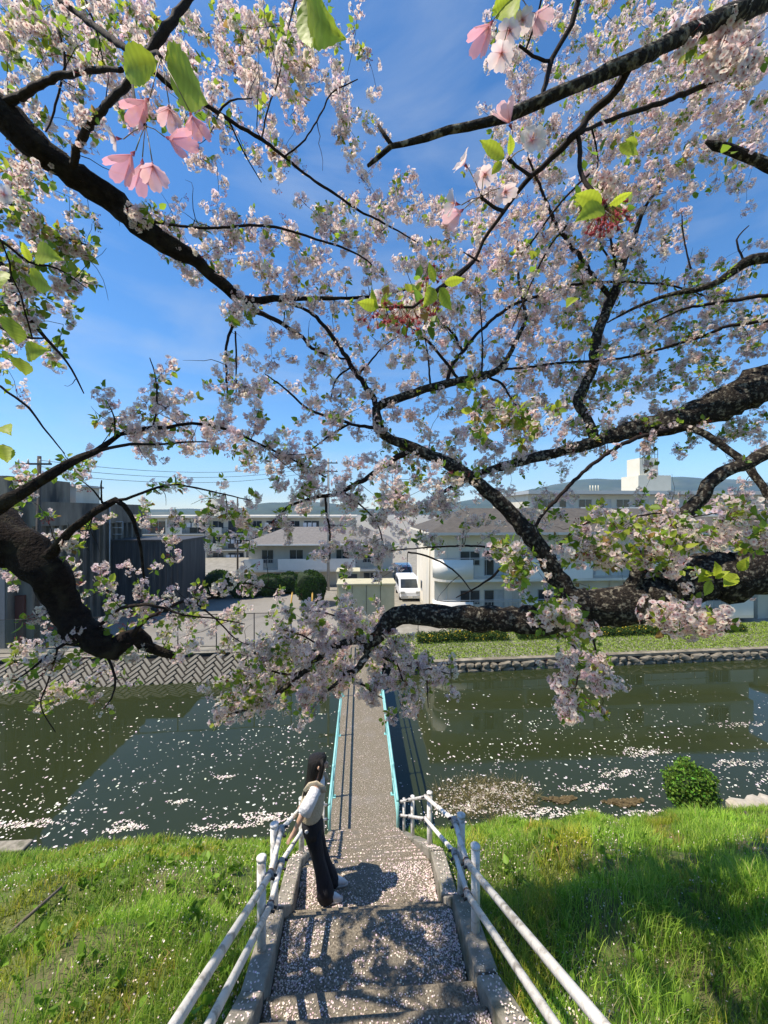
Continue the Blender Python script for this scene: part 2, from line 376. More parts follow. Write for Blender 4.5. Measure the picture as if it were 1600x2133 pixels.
# stone wall on the right
M['stone'] = mat('wall_stone', (0.15, 0.13, 0.095), (0.34, 0.30, 0.23), 2.2, 0.9, 0.6, 25, c3=(0.12, 0.11, 0.08), s3=1.5)
sw = empty('stone_wall', (12, far_edge(12), WATER), label='low canal wall of rough stones under the grass verge', cat='wall')
def fe(X, off=0.0): return far_edge(X) + off
MB().add([(1.4, fe(1.4, 0.14), WATER - .5), (60, fe(60, 0.14), WATER - .5), (60, fe(60, 0.14), -0.93), (1.4, fe(1.4, 0.14), -0.93), (1.4, fe(1.4, 0.6), WATER - .5), (60, fe(60, 0.6), WATER - .5), (60, fe(60, 0.6), -0.93), (1.4, fe(1.4, 0.6), -0.93)],
         [(0, 1, 2, 3), (3, 2, 6, 7), (0, 3, 7, 4), (1, 5, 6, 2)]).build('backing', M['joint'], sw)
MB().add([(1.4, fe(1.4, 0.02), -0.93), (60, fe(60, 0.02), -0.93), (60, fe(60, 0.02), -0.80), (1.4, fe(1.4, 0.02), -0.80), (1.4, fe(1.4, 0.36), -0.93), (60, fe(60, 0.36), -0.93), (60, fe(60, 0.36), -0.80), (1.4, fe(1.4, 0.36), -0.80)],
         [(0, 1, 2, 3), (3, 2, 6, 7), (0, 3, 7, 4), (1, 5, 6, 2), (0, 4, 5, 1)]).build('coping', M['stone'], sw)
def rock_mesh(name, seed, sx, sy, sz, sub=2):
    r = random.Random(seed); bm = bmesh.new(); bmesh.ops.create_icosphere(bm, subdivisions=sub, radius=1)
    ph = [r.uniform(0, 6) for _ in range(6)]
    for q in bm.verts:
        c = q.co; k = max(abs(c.x), abs(c.y), abs(c.z)); c2 = c / k * 0.72 + c * 0.28
        c2 *= 1 + 0.13 * math.sin(3 * c.x + ph[0]) * math.sin(2.5 * c.z + ph[1]) + 0.08 * math.sin(5 * c.y + ph[2] + 4 * c.x)
        q.co = Vector((c2.x * sx, c2.y * sy, c2.z * sz))
    me = bpy.data.meshes.new(name); bm.to_mesh(me); bm.free(); return me
rocks = [rock_mesh('stone', k, 0.27, 0.17, 0.2, 2) for k in range(6)]
for me in rocks: me.materials.append(M['stone'])
for row in range(2):
    X = 1.6 + 0.2 * row
    while X < 27:
        w = rnd.uniform(0.38, 0.8)
        ob = bpy.data.objects.new('stone', rocks[rnd.randrange(6)]); col.objects.link(ob)
        ob.location = (X + w / 2, fe(X + w / 2, 0.06 + rnd.uniform(-0.02, 0.03)), WATER + 0.02 + row * 0.27 + rnd.uniform(-0.02, 0.02))
        ob.scale = (w / 0.54, 1, rnd.uniform(0.75, 0.9)); ob.rotation_euler = (0, rnd.uniform(-0.3, 0.3), rnd.choice((0, math.pi)))
        parent(ob, sw); X += w + 0.02
# ------------------------------------------------------------------ materials of the far side
M['gravel'] = mat('gravel', (0.19, 0.175, 0.15), (0.29, 0.27, 0.235), 25, 0.95, 0.5, 60, c3=(0.2, 0.185, 0.16), s3=0.4)
M['white_wall'] = mat('white_wall', (0.72, 0.66, 0.54), (0.79, 0.73, 0.61), 1.2, 0.85, 0.1, 40, c3=(0.58, 0.56, 0.5), s3=0.5, stretch=(1, 1, 0.4))
M['cream_wall'] = mat('cream_wall', (0.56, 0.53, 0.44), (0.62, 0.59, 0.5), 0.8, 0.85, 0.1, 30, c3=(0.5, 0.46, 0.37), s3=0.6, stretch=(1, 1, 0.35))
M['balcony_white'] = mat('balcony_white', (0.76, 0.73, 0.66), (0.81, 0.78, 0.71), 2, 0.6)
M['roof_brown'] = mat('roof_brown', (0.062, 0.053, 0.043), (0.10, 0.087, 0.07), 3, 0.85, 0.4, 30)
M['glass'] = mat('window_glass', (0.02, 0.025, 0.03), (0.05, 0.06, 0.065), 0.8, 0.08, 0)
M['curtain'] = mat('curtain', (0.4, 0.4, 0.38), (0.55, 0.55, 0.52), 3, 0.9)
M['alu'] = mat('aluminium', (0.42, 0.43, 0.43), None, rough=0.4, metal=0.3)
M['dark_steel'] = mat('dark_steel', (0.03, 0.032, 0.035), (0.06, 0.05, 0.045), 10, 0.6)
M['concrete_old'] = mat('weathered_concrete', (0.12, 0.105, 0.085), (0.23, 0.205, 0.165), 1.4, 0.95, 0.4, 20, c3=(0.045, 0.043, 0.04), s3=0.9, stretch=(1, 1, 0.25))
M['black_shed'] = mat('dark_sheet', (0.030, 0.030, 0.033), (0.055, 0.055, 0.058), 2.0, 0.7, 0.2, 20, stretch=(3, 3, 0.2), c3=(0.085, 0.085, 0.085), s3=1.5)
M['galv'] = mat('galvanised', (0.33, 0.34, 0.34), (0.42, 0.42, 0.42), 8, 0.45, 0, metal=0.4)
M['greenmesh'] = mat('green_mesh', (0.05, 0.12, 0.10), (0.07, 0.15, 0.12), 5, 0.6)
M['beige_box'] = mat('beige_box', (0.46, 0.42, 0.27), (0.52, 0.48, 0.32), 2, 0.6, 0.05)
M['yellow'] = mat('yellow_paint', (0.62, 0.36, 0.05), None, rough=0.5)
M['car_white'] = mat('car_white', (0.75, 0.76, 0.78), None, rough=0.25)
M['car_silver'] = mat('car_silver', (0.5, 0.52, 0.54), None, rough=0.25, metal=0.5)
M['tyre'] = mat('tyre', (0.02, 0.02, 0.02), None, rough=0.9)
M['pole_grey'] = mat('concrete_pole', (0.28, 0.27, 0.25), (0.36, 0.35, 0.33), 6, 0.85, 0.1)
M['wood_pole'] = mat('dark_pole', (0.05, 0.042, 0.035), (0.085, 0.07, 0.06), 8, 0.9, 0.2)
M['cloth'] = mat('laundry', (0.5, 0.5, 0.52), (0.7, 0.7, 0.7), 2, 0.9)

tag(MB().add([(-34, 22.2, -0.214), (-1.8, 22.2, -0.214), (-1.2, 30, -0.214), (-0.8, 36, -0.214), (-34, 36, -0.214)], [(0, 1, 2, 3, 4)]).build('gravel_lot', M['gravel']),
    'empty gravel car park behind the chain link fence', 'car park', kind='structure')
M['asphalt'] = mat('asphalt', (0.07, 0.07, 0.068), (0.11, 0.11, 0.105), 20, 0.9, 0.3)
tag(MB().add([(0.4, 26, -0.214), (3.4, 26, -0.214), (5.0, 40, -0.214), (1.0, 40, -0.214)], [(0, 1, 2, 3)]).build('driveway', M['asphalt']),
    'asphalt driveway between the beige cabinets and the white apartment house', 'driveway', kind='structure')

def window(par, x0, x1, Y, z0, z1, nx=2, curtain=False, door=False):
    fr = 0.05
    mb = MB().box(x0, x1, Y - 0.03, Y + 0.02, z1 - fr, z1).box(x0, x1, Y - 0.03, Y + 0.02, z0, z0 + fr)
    mb.box(x0, x0 + fr, Y - 0.028, Y + 0.02, z0 + fr, z1 - fr).box(x1 - fr, x1, Y - 0.028, Y + 0.02, z0 + fr, z1 - fr)
    for i in range(1, nx):
        x = x0 + (x1 - x0) * i / nx; mb.box(x - fr * .5, x + fr * .5, Y - 0.027, Y + 0.02, z0 + fr, z1 - fr)
    w = mb.build('window', M['alu'], par)
    for i in range(nx):
        a, b_ = x0 + (x1 - x0) * i / nx + 0.03, x0 + (x1 - x0) * (i + 1) / nx - 0.03
        MB().box(a, b_, Y - 0.012, Y - 0.004, z0 + 0.03, z1 - 0.03).build('pane', M['curtain'] if (curtain and i % 2) else M['glass'], w)
    return w
def bars(par, x0, x1, Y, z0, z1, m, n, t=0.02, name='railing'):
    mb = MB().box(x0, x1, Y - t, Y + t, z1 - 2 * t, z1).box(x0, x1, Y - t, Y + t, z0, z0 + 2 * t)
    for i in range(n + 1):
        x = x0 + (x1 - x0 - t) * i / n; mb.box(x, x + t, Y - t * .5, Y + t * .5, z0 + 2 * t, z1 - 2 * t)
    return mb.build(name, m, par)

# ------------------------------------------------------------------ white apartment house on the right (two storeys, rounded balcony ends)
GZ = -0.16
YF, YBk, YBal = 25.6, 33.5, 24.5
xL = X_at(905, YF); xR = X_at(1560, YF)
zE = Z_at(1000, 1113, YBal); zF2 = Z_at(1000, 1207, YBal); zB2 = Z_at(1000, 1166, YBal); zF1 = Z_at(1000, 1292, YBal); zB1 = Z_at(1000, 1254, YBal)
h1 = empty('apartment_house', (xL, YF, GZ), label='white two storey apartment house with rounded balconies and brown hip roof beside the canal', cat='house')
MB().box(xL, xR, YF, YBk, GZ - 0.3, zE - 0.02).build('wall', M['white_wall'], h1)
MB().box(xL - 0.003, xR + .003, YF - 0.012, YBk + .01, GZ - 0.3, GZ + 0.35).build('plinth', M['cream_wall'], h1)
ov = 0.55
a_, b_, c_, d_ = (xL - ov, YBal - 0.25), (xR + ov, YBal - 0.25), (xR + ov, YBk + ov), (xL - ov, YBk + ov)
zr = zE + 1.75; ym = (YF + YBk) / 2
roof = MB().add([(*a_, zE + .14), (*b_, zE + .14), (*c_, zE + .14), (*d_, zE + .14), (xL + 3.2, ym, zr), (xR - 3.2, ym, zr)],
         [(0, 1, 5, 4), (1, 2, 5), (2, 3, 4, 5), (3, 0, 4), (0, 3, 2, 1)]).build('roof', M['roof_brown'], h1)
MB().box(a_[0] - 0.03, b_[0] + 0.03, YBal - 0.33, YBal - 0.252, zE - 0.04, zE + 0.13).build('gutter', M['alu'], roof)
MB().box(a_[0], b_[0], YBal - 0.25, YBk + ov, zE - 0.015, zE + 0.13).build('eave', M['white_wall'], roof)
def round_slab(x0, x1, z0, z1, r=0.9, inner=0.0):
    pts = [(x1, YF), (x1, YBal)]
    for k in range(7):
        a = math.pi / 2 * k / 6; pts.append((x0 + r - r * math.sin(a), YBal + r - r * math.cos(a)))
    pts.append((x0, YF)); return MB().prism([(x, y, z0) for x, y in pts], (0, 0, z1 - z0))
def round_panel(x0, x1, z0, z1, r=0.9, t=0.08):
    path = [(x1, YBal)] + [(x0 + r - r * math.sin(math.pi / 2 * k / 8), YBal + r - r * math.cos(math.pi / 2 * k / 8)) for k in range(9)] + [(x0, YF - 0.01)]
    mb = MB(); n = len(path); out = []
    for x, y in path: out.append((x, y))
    inn_ = [(x + (t if y > YBal + r * .3 else t * .5 if y > YBal + .02 else 0), y + (t if y < YBal + r * .5 else 0)) for x, y in path]
    vs_ = [(x, y, z0) for x, y in out] + [(x, y, z1) for x, y in out] + [(x, y, z0) for x, y in inn_] + [(x, y, z1) for x, y in inn_]
    fs_ = []
    for i in range(n - 1):
        fs_ += [(i, i + 1, n + i + 1, n + i), (2 * n + i, 3 * n + i, 3 * n + i + 1, 2 * n + i + 1), (n + i, n + i + 1, 3 * n + i + 1, 3 * n + i), (i, 2 * n + i, 2 * n + i + 1, i + 1)]
    fs_ += [(0, n, 3 * n, 2 * n), (n - 1, 3 * n - 1, 4 * n - 1, 2 * n - 1)]
    return mb.add(vs_, fs_, True)
def xb(px): return X_at(px, YBal)
for (zf, zb, lower) in ((zF2, zB2, False), (zF1, zB1, True)):
    xs0 = xb(908); xs1 = xb(1570)
    bal = round_slab(xs0, xs1, zf - 0.17, zf, 0.9).build('balcony', M['white_wall'], h1)
    round_panel(xs0, xb(986), zf - 0.168 + 0.172, zb, 0.9).build('parapet', M['balcony_white'], bal)
    bars(bal, xb(988), xb(1088), YBal + 0.04, zf + 0.06, zb + 0.02, M['alu'], 4 if not lower else 14, 0.022)
    MB().box(xb(1090), xb(1235), YBal, YBal + 0.08, zf + 0.004, zb).build('parapet', M['balcony_white'], bal)
    bars(bal, xb(1237), xb(1340), YBal + 0.04, zf + 0.06, zb + 0.02, M['alu'], 4, 0.022)
    MB().box(xb(1342), xb(1470), YBal, YBal + 0.08, zf + 0.004, zb).build('parapet', M['balcony_white'], bal)
    bars(bal, xb(1472), xb(1520), YBal + 0.04, zf + 0.06, zb + 0.02, M['alu'], 3, 0.022)
    MB().box(xb(1522), xb(1570), YBal, YBal + 0.08, zf + 0.004, zb).build('parapet', M['balcony_white'], bal)
    MB().tube([(xs0 + 0.5, YBal + 0.12, zb + 0.09), (xs1 - 0.1, YBal + 0.05, zb + 0.09)], 0.025, 6).build('handrail', M['alu'], bal)
    zt = zf + 1.75
    for i, (p0, p1) in enumerate(((958, 1000), (1008, 1050), (1120, 1160), (1190, 1240), (1300, 1345), (1360, 1410), (1475, 1520))):
        window(h1, X_at(p0, YF), X_at(p1, YF), YF - 0.001, zf + (0.05 if i % 2 else 0.75), zt, 2, curtain=(i % 2 == 1))
    for px in (930, 1068, 1270, 1440):
        MB().tube([(X_at(px, YF), YF - 0.07, zf), (X_at(px, YF), YF - 0.07, zf + 2.3)], 0.04, 6).build('downpipe', M['white_wall'], h1)
    for px in (1080, 1345):
        MB().box(X_at(px, YF), X_at(px, YF) + 0.16, YBal + 0.1, YF - 0.002, zf + 0.003, zf + 2.2).build('partition', M['white_wall'], h1)
# small five-petal emblem on the upper parapet
ce = Vector((xb(1118), YBal - 0.012, zB2 - 0.5)); mb = MB()
for k in range(5):
    a = math.pi / 2 + k * 2 * math.pi / 5; c = ce + Vector((math.cos(a), 0, math.sin(a))) * 0.10
    mb.prism([c + Vector((math.cos(t) * 0.055, 0, math.sin(t) * 0.055)) for t in [q * math.pi / 4 for q in range(8)]], (0, 0.014, 0))
mb.build('emblem', M['galv'], h1)
# end wall window
we = MB().box(xL - 0.03, xL + 0.02, 30.6, 31.3, zF1 + 0.7, zF1 + 1.5).build('window', M['alu'], h1)
MB().box(xL - 0.04, xL - 0.031, 30.66, 31.24, zF1 + 0.76, zF1 + 1.44).build('pane', M['glass'], we)
MB().tube([(xL - 0.05, 27.2, GZ), (xL - 0.05, 27.2, zE)], 0.045, 6).build('downpipe', M['white_wall'], h1)

# annexe further right
h1b = empty('annexe', (xR + 2, 26, GZ), label='low grey annexe with pale lean-to roof at the end of the white apartment house', cat='building')
MB().box(xR + 0.25, xR + 12, 25.2, 32, GZ - 0.2, 2.1).build('wall', M['cream_wall'], h1b)
MB().add([(xR + 0.1, 24.4, 2.15), (xR + 12.3, 24.4, 2.15), (xR + 12.3, 32.3, 3.1), (xR + 0.1, 32.3, 3.1), (xR + 0.1, 24.4, 2.3), (xR + 12.3, 24.4, 2.3), (xR + 12.3, 32.3, 3.25), (xR + 0.1, 32.3, 3.25)],
         [(0, 3, 2, 1), (4, 5, 6, 7), (0, 1, 5, 4), (1, 2, 6, 5), (2, 3, 7, 6), (3, 0, 4, 7)]).build('roof', M['balcony_white'], h1b)

# ------------------------------------------------------------------ taller block behind on the right, with water tower
YB2 = 48
h2 = empty('apartment_block', (X_at(1100, YB2), YB2, GZ), label='long white apartment block with a square water tower behind the rounded balcony house', cat='building')
x0, x1 = X_at(1100, YB2), X_at(1900, YB2); zt = Z_at(1200, 1030, YB2)
MB().box(x0, x1, YB2, YB2 + 13, GZ, zt).build('wall', M['cream_wall'], h2)
MB().box(x0 - 0.5, x1, YB2 - 1.3, YB2 + 13.4, zt + 0.004, zt + 0.45).build('roof', M['alu'], h2)
for fl in range(4):
    zf = zt - 2.7 * (fl + 1)
    bl = MB().box(x0 + 1.2, x1, YB2 - 1.2, YB2 - 0.002, zf - 0.15, zf).build('balcony', M['white_wall'], h2)
    xq = x0 + 1.2; k = 0
    while xq < x1 - 4:
        MB().box(xq, xq + 2.6, YB2 - 1.2, YB2 - 1.1, zf + 0.004, zf + 1.05).build('parapet', M['balcony_white'], bl)
        bars(bl, xq + 2.62, xq + 5.0, YB2 - 1.16, zf + 0.05, zf + 1.05, M['alu'], 9, 0.025)
        window(h2, xq + 0.4, xq + 2.2, YB2 - 0.001, zf + 0.9, zf + 2.1, 2)
        window(h2, xq + 2.9, xq + 4.8, YB2 - 0.001, zf + 0.05, zf + 2.1, 2, curtain=True)
        xq += 5.1; k += 1
    if fl >= 2: break
xt = X_at(1330, YB2 + 3); xt2 = X_at(1398, YB2 + 3); zt1 = Z_at(1360, 990, YB2 + 3); zt2 = Z_at(1360, 953, YB2 + 3)
M['tower'] = mat('tower_cream', (0.66, 0.62, 0.50), (0.72, 0.68, 0.56), 0.8, 0.85)
tw = MB().box(xt, xt2, YB2 + 3, YB2 + 6.5, zt + 0.454, zt1).build('water_tower', M['tower'], h2)
MB().box(xt + 0.5, xt + 3.2, YB2 + 3.4, YB2 + 6, zt1 + 0.004, zt2).build('tank', M['tower'], tw)
mb = MB()
for k in range(7):
    x = xt + 0.55 + 2.6 * k / 6; mb.box(x, x + 0.05, YB2 + 3.42, YB2 + 3.47, zt2 + 0.004, zt2 + 1.1)
for zz in (0.5, 1.06): mb.box(xt + 0.55, xt + 3.2, YB2 + 3.40, YB2 + 3.418, zt2 + zz, zt2 + zz + 0.05)
mb.build('guard_rail', M['dark_steel'], tw)
xv = X_at(1230, YB2 + 4)
vb = MB().box(xv, xv + 1.6, YB2 + 4, YB2 + 5, zt + 0.454, zt + 0.75)
for k in range(4): vb.tube([(xv + 0.2 + 0.4 * k, YB2 + 4.4, zt + 0.75), (xv + 0.2 + 0.4 * k, YB2 + 4.4, zt + 1.5)], 0.07, 6)
vb.build('roof_vents', M['tower'], h2)

# ------------------------------------------------------------------ grey-white house in the middle distance
YM = 40
xm0, xm1 = X_at(518, YM), X_at(818, YM); zme = Z_at(650, 1133, YM); zmf = Z_at(650, 1183, YM); zmb = Z_at(650, 1161, YM)
h3 = empty('apartment_house', (xm0, YM, -0.3), label='two storey house with long white balcony and grey tiled roof behind the clipped hedge', cat='house')
MB().box(xm0, xm1, YM, YM + 9, -0.4, zme).build('wall', M['cream_wall'], h3)
MB().add([(xm0 - .5, YM - 1.6, zme + .1), (xm1 + .5, YM - 1.6, zme + .1), (xm1 + .5, YM + 9.5, zme + .1), (xm0 - .5, YM + 9.5, zme + .1), (xm0 + 3, YM + 4.5, zme + 1.6), (xm1 - 3, YM + 4.5, zme + 1.6)],
         [(0, 1, 5, 4), (1, 2, 5), (2, 3, 4, 5), (3, 0, 4), (0, 3, 2, 1)]).build('roof', mat('roof_grey', (0.13, 0.12, 0.11), (0.2, 0.185, 0.17), 4, 0.9, 0.3, 20), h3)
MB().box(xm0 - .55, xm1 + .55, YM - 1.7, YM - 1.602, zme - .02, zme + .12).build('gutter', M['balcony_white'], h3)
bl = MB().box(xm0 - 0.1, xm1, YM - 1.3, YM - 0.002, zmf - 0.2, zmf).build('balcony', M['white_wall'], h3)
q0 = X_at(548, YM - 1.3)
MB().box(xm0 - 0.1, q0, YM - 1.3, YM - 1.2, zmf + 0.004, zmb).build('parapet', M['balcony_white'], bl)
bars(bl, q0 + 0.02, X_at(578, YM - 1.3), YM - 1.26, zmf + 0.04, zmb, M['alu'], 8, 0.02)
MB().box(X_at(579, YM - 1.3), X_at(740, YM - 1.3), YM - 1.3, YM - 1.2, zmf + 0.004, zmb).build('parapet', M['balcony_white'], bl)
bars(bl, X_at(741, YM - 1.3), X_at(800, YM - 1.3), YM - 1.26, zmf + 0.04, zmb, M['alu'], 10, 0.02)
for p0, p1 in ((545, 570), (603, 632), (660, 680), (700, 725), (755, 775)):
    window(h3, X_at(p0, YM), X_at(p1, YM), YM - 0.001, zmf + 0.5, zmf + 1.9, 2)
for p0, p1 in ((560, 590), (640, 670), (757, 785)):
    window(h3, X_at(p0, YM), X_at(p1, YM), YM - 0.001, zmf - 1.6, zmf - 0.5, 2)

# ------------------------------------------------------------------ long four-storey block far behind
YA_ = 66
xa0, xa1 = X_at(270, YA_), X_at(740, YA_); zat = Z_at(500, 1078, YA_)
h4 = empty('apartment_block', (xa0, YA_, -0.3), label='long cream four storey block with laundry on its balconies in the distance', cat='building')
MB().box(xa0, xa1, YA_, YA_ + 12, -0.4, zat).build('wall', M['cream_wall'], h4)
MB().box(xa0 - .3, xa1 + .3, YA_ - 1.5, YA_ + 12.2, zat + .004, zat + .35).build('roof', M['white_wall'], h4)
for fl in range(4):
    zf = zat - 2.65 * (fl + 1)
    bl = MB().box(xa0, xa1, YA_ - 1.3, YA_ - .002, zf - 0.15, zf).build('balcony', M['white_wall'], h4)
    xq = xa0 + 0.3; k = 0
    while xq < xa1 - 6:
        MB().box(xq - 0.2, xq, YA_ - 1.35, YA_ - .002, zf + .004, zf + 2.48).build('fin_wall', M['cream_wall'], h4)
        MB().box(xq + 0.01, xq + 2.4, YA_ - 1.3, YA_ - 1.2, zf + .004, zf + 1.05).build('parapet', M['cream_wall'], bl)
        bars(bl, xq + 2.41, xq + 6.0, YA_ - 1.26, zf + .05, zf + 1.05, M['dark_steel'], 14, 0.03)
        window(h4, xq + 0.5, xq + 2.3, YA_ - 0.001, zf + 0.8, zf + 2.1, 2)
        window(h4, xq + 3.0, xq + 5.6, YA_ - 0.001, zf + 0.05, zf + 2.1, 2)
        if rnd.random() < 0.5:
            for q in range(3): MB().box(xq + 3 + q * 0.8, xq + 3.6 + q * 0.8, YA_ - 1.0, YA_ - 0.97, zf + 1.0, zf + 1.8).build('laundry', M['cloth'], bl)
        xq += 6.3; k += 1
xw = X_at(438, YA_ + 4); mb = MB().box(xw, xw + 1.8, YA_ + 4, YA_ + 6, zat + .354, zat + 1.8); tk = mb.build('penthouse', M['cream_wall'], h4)
MB().box(xw + 0.1, xw + 1.7, YA_ + 4.1, YA_ + 5.9, zat + 1.804, zat + 3.3).build('tank', M['tower'], tk)

# ------------------------------------------------------------------ weathered concrete hall on the left
XH = X_at(60, 22.8)
h5 = empty('concrete_hall', (XH, 23, -0.2), label='dark weathered concrete hall with upright ribs beside the gravel lot', cat='building')
zh = 7.75
MB().box(XH - 20, XH, 23.0, 34, -0.3, zh).build('wall', M['concrete_old'], h5)
MB().box(XH - 20, XH - 0.8, 22.4, 27.0, -0.3, 9.3).build('front_block', M['concrete_old'], h5)
for k in range(16):
    yk = 23.3 + k * 0.68
    MB().box(XH + 0.002, XH + 0.22, yk, yk + 0.2, -0.3, zh - 1.3).build('rib', M['concrete_old'], h5)
MB().box(XH + 0.002, XH + 0.26, 23.0, 34.1, zh - 1.28, zh + 0.15).build('parapet', M['concrete_old'], h5)
MB().box(XH - 4, XH - 1.5, 28.5, 31, zh + .004, zh + 1.35).build('stair_head', M['cream_wall'], h5)
MB().box(XH - 4.2, XH - 1.3, 28.3, 31.2, zh + 1.354, zh + 1.5).build('stair_head_roof', M['alu'], h5)
MB().tube([(XH + .3, 29.3, 0), (XH + .3, 29.3, zh)], 0.05, 6).build('downpipe', M['galv'], h5)
MB().box(XH - 3.4, XH - 0.9, 22.36, 22.398, -0.3, 4.3).build('rendered_panel', mat('grey_render', (0.2, 0.2, 0.2), (0.26, 0.26, 0.26), 1, 0.9), h5)
MB().box(XH - 0.75, XH - 0.3, 22.8, 22.998, -0.3, 2.6).build('door', mat('red_brown_door', (0.10, 0.035, 0.025), None, rough=0.6), h5)

YS = 29.6
xs0_, xs1_ = X_at(170, YS), X_at(428, YS + 4.2); zs = Z_at(400, 1127, YS)
h6 = empty('shed', (xs1_, YS, -0.2), label='black ribbed sheet metal shed at the edge of the gravel lot', cat='shed')
MB().box(xs0_, xs1_, YS, YS + 4.2, -0.3, zs).build('wall', M['black_shed'], h6)
k = xs0_ + 0.1
while k < xs1_ - 0.1:
    MB().box(k, k + 0.07, YS - 0.035, YS - 0.001, -0.3, zs - 0.1).build('rib', M['black_shed'], h6); k += 0.42
MB().box(xs0_ - 0.1, xs1_ + 0.08, YS - 0.08, YS + 4.3, zs + 0.003, zs + 0.12).build('roof_edge', M['dark_steel'], h6)
# white pipe frame on the shed roof
mb = MB(); xa, xb_ = X_at(188, YS + .5), X_at(256, YS + .5); 
for q in range(4):
    x = xa + (xb_ - xa) * q / 3; mb.tube([(x, YS + .5, zs + .13), (x, YS + .5, zs + 1.45)], 0.03, 6)
for zz in (0.5, 1.0, 1.45): mb.tube([(xa, YS + .5, zs + zz), (xb_, YS + .5, zs + zz)], 0.03, 6)
mb.build('pipe_frame', M['galv'], h6)

# ------------------------------------------------------------------ chain link fence on the left bank
def chain(par, p0, p1, z0, z1, m, sp=0.11, w=0.004, name='wire_mesh'):
    p0, p1 = Vector(p0), Vector(p1); Lh = (p1 - p0).length; ux = (p1 - p0) / Lh; H = z1 - z0; mb = MB()
    for sgn in (1, -1):
        t = -H
        while t < Lh:
            a, b_ = t, t + H; za, zb = (z0, z1) if sgn > 0 else (z1, z0)
            if a < 0: za += (zb - za) * (-a / H); a = 0
            if b_ > Lh: zb = za + (zb - za) * ((Lh - a) / (b_ - a)); b_ = Lh
            A = p0 + ux * a; B = p0 + ux * b_
            mb.add([(A.x, A.y + sgn * .002, za - w), (B.x, B.y + sgn * .002, zb - w), (B.x, B.y + sgn * .002, zb + w), (A.x, A.y + sgn * .002, za + w)], [(0, 1, 2, 3)])
            t += sp
    o = mb.build(name, m, par); o['kind'] = 'stuff'; return o
fen = empty('chain_link_fence', (-10, far_edge(-10) + 1.3, -0.2), label='tall chain link fence with thin steel posts above the herringbone revetment', cat='fence')
FX = [X_at(606, 21.5) + k * -2.0 for k in range(11)]
fy = lambda X: far_edge(X) + 1.42
FH = 1.75
for i, X in enumerate(FX):
    MB().tube([(X, fy(X), -0.25), (X, fy(X), FH)], 0.03, 8).build('post', M['wood_pole'], fen)
    if i:
        Xp = FX[i - 1]
        for zz in (FH - 0.02, 0.0): MB().tube([(Xp, fy(Xp) - 0.03, zz), (X, fy(X) - 0.03, zz)], 0.02, 6).build('rail', M['wood_pole'], fen)
        chain(fen, (X, fy(X) - 0.055, 0), (Xp, fy(Xp) - 0.055, 0), 0.0, FH, M['greenmesh'] if i >= 7 else M['galv'], 0.12 if i < 7 else 0.08, 0.0025 if i < 7 else 0.006)
# thin dark railing before the apartment house
fr = empty('garden_railing', (12, 23.4, GZ), label='thin dark metal railing along the verge before the white apartment house', cat='railing')
gx = [X_at(870, 23.6) + 1.55 * k for k in range(14)]
gy = lambda X: far_edge(X) + 2.9
for i, X in enumerate(gx):
    MB().tube([(X, gy(X), GZ - .2), (X, gy(X), 0.95)], 0.022, 6).build('post', M['dark_steel'], fr)
    if i:
        for zz in (0.93, 0.45): MB().tube([(gx[i - 1], gy(gx[i - 1]), zz), (X, gy(X), zz)], 0.014, 6).build('rail', M['dark_steel'], fr)

# ------------------------------------------------------------------ cabinets, poles, cars
cb = empty('utility_cabinet', tuple(PY(705, 1262, 28)), label='large beige utility cabinet with flat roof beside the driveway', cat='cabinet')
x0, x1 = X_at(704, 28), X_at(822, 28); z1 = Z_at(760, 1218, 28)
MB().box(x0, x1, 28, 30, -0.3, z1).build('body', M['beige_box'], cb, 0.02)
MB().box(x0 - .1, x1 + .1, 27.85, 30.1, z1 + .003, z1 + .1).build('roof', M['beige_box'], cb)
for k in range(1, 4):
    x = x0 + (x1 - x0) * k / 4; MB().box(x - .015, x + .015, 27.975, 27.998, -0.2, z1 - .05).build('seam', M['dark_steel'], cb)
    MB().box(x - .2, x - .16, 27.95, 27.998, 0.6, 0.85).build('handle', M['alu'], cb)
cb2 = empty('utility_cabinet', (X_at(702, 32), 32, -0.2), label='smaller beige rooftop unit box standing behind the large utility cabinet', cat='cabinet')
z2 = Z_at(720, 1192, 32)
MB().box(X_at(702, 32), X_at(748, 32), 32, 34, -0.3, z2).build('body', M['beige_box'], cb2, 0.02)
MB().box(X_at(700, 32), X_at(750, 32), 31.9, 34.1, z2 + .003, z2 + .08).build('roof', M['beige_box'], cb2)
MB().box(X_at(706, 32), X_at(744, 32), 31.975, 31.998, z2 - .5, z2 - .15).build('vent', M['dark_steel'], cb2)

for (pa, pb, lab) in (((602, 1262, 26.5), (609, 1235, 26.5), 'leaning yellow marker post at the edge of the gravel lot'), ((649, 1272, 26.0), (651, 1236, 26.0), 'upright yellow marker post on the grass beside the gravel lot')):
    a, b_ = P(*pa), P(*pb); a.z = -0.25
    rt = empty('marker_post', tuple(a), label=lab, cat='post')
    MB().tube([a, b_], 0.05, 8).build('shaft', M['yellow'], rt); MB().tube([b_, b_ + (b_ - a).normalized() * 0.06], [0.05, 0.02], 8).build('cap', M['yellow'], rt)

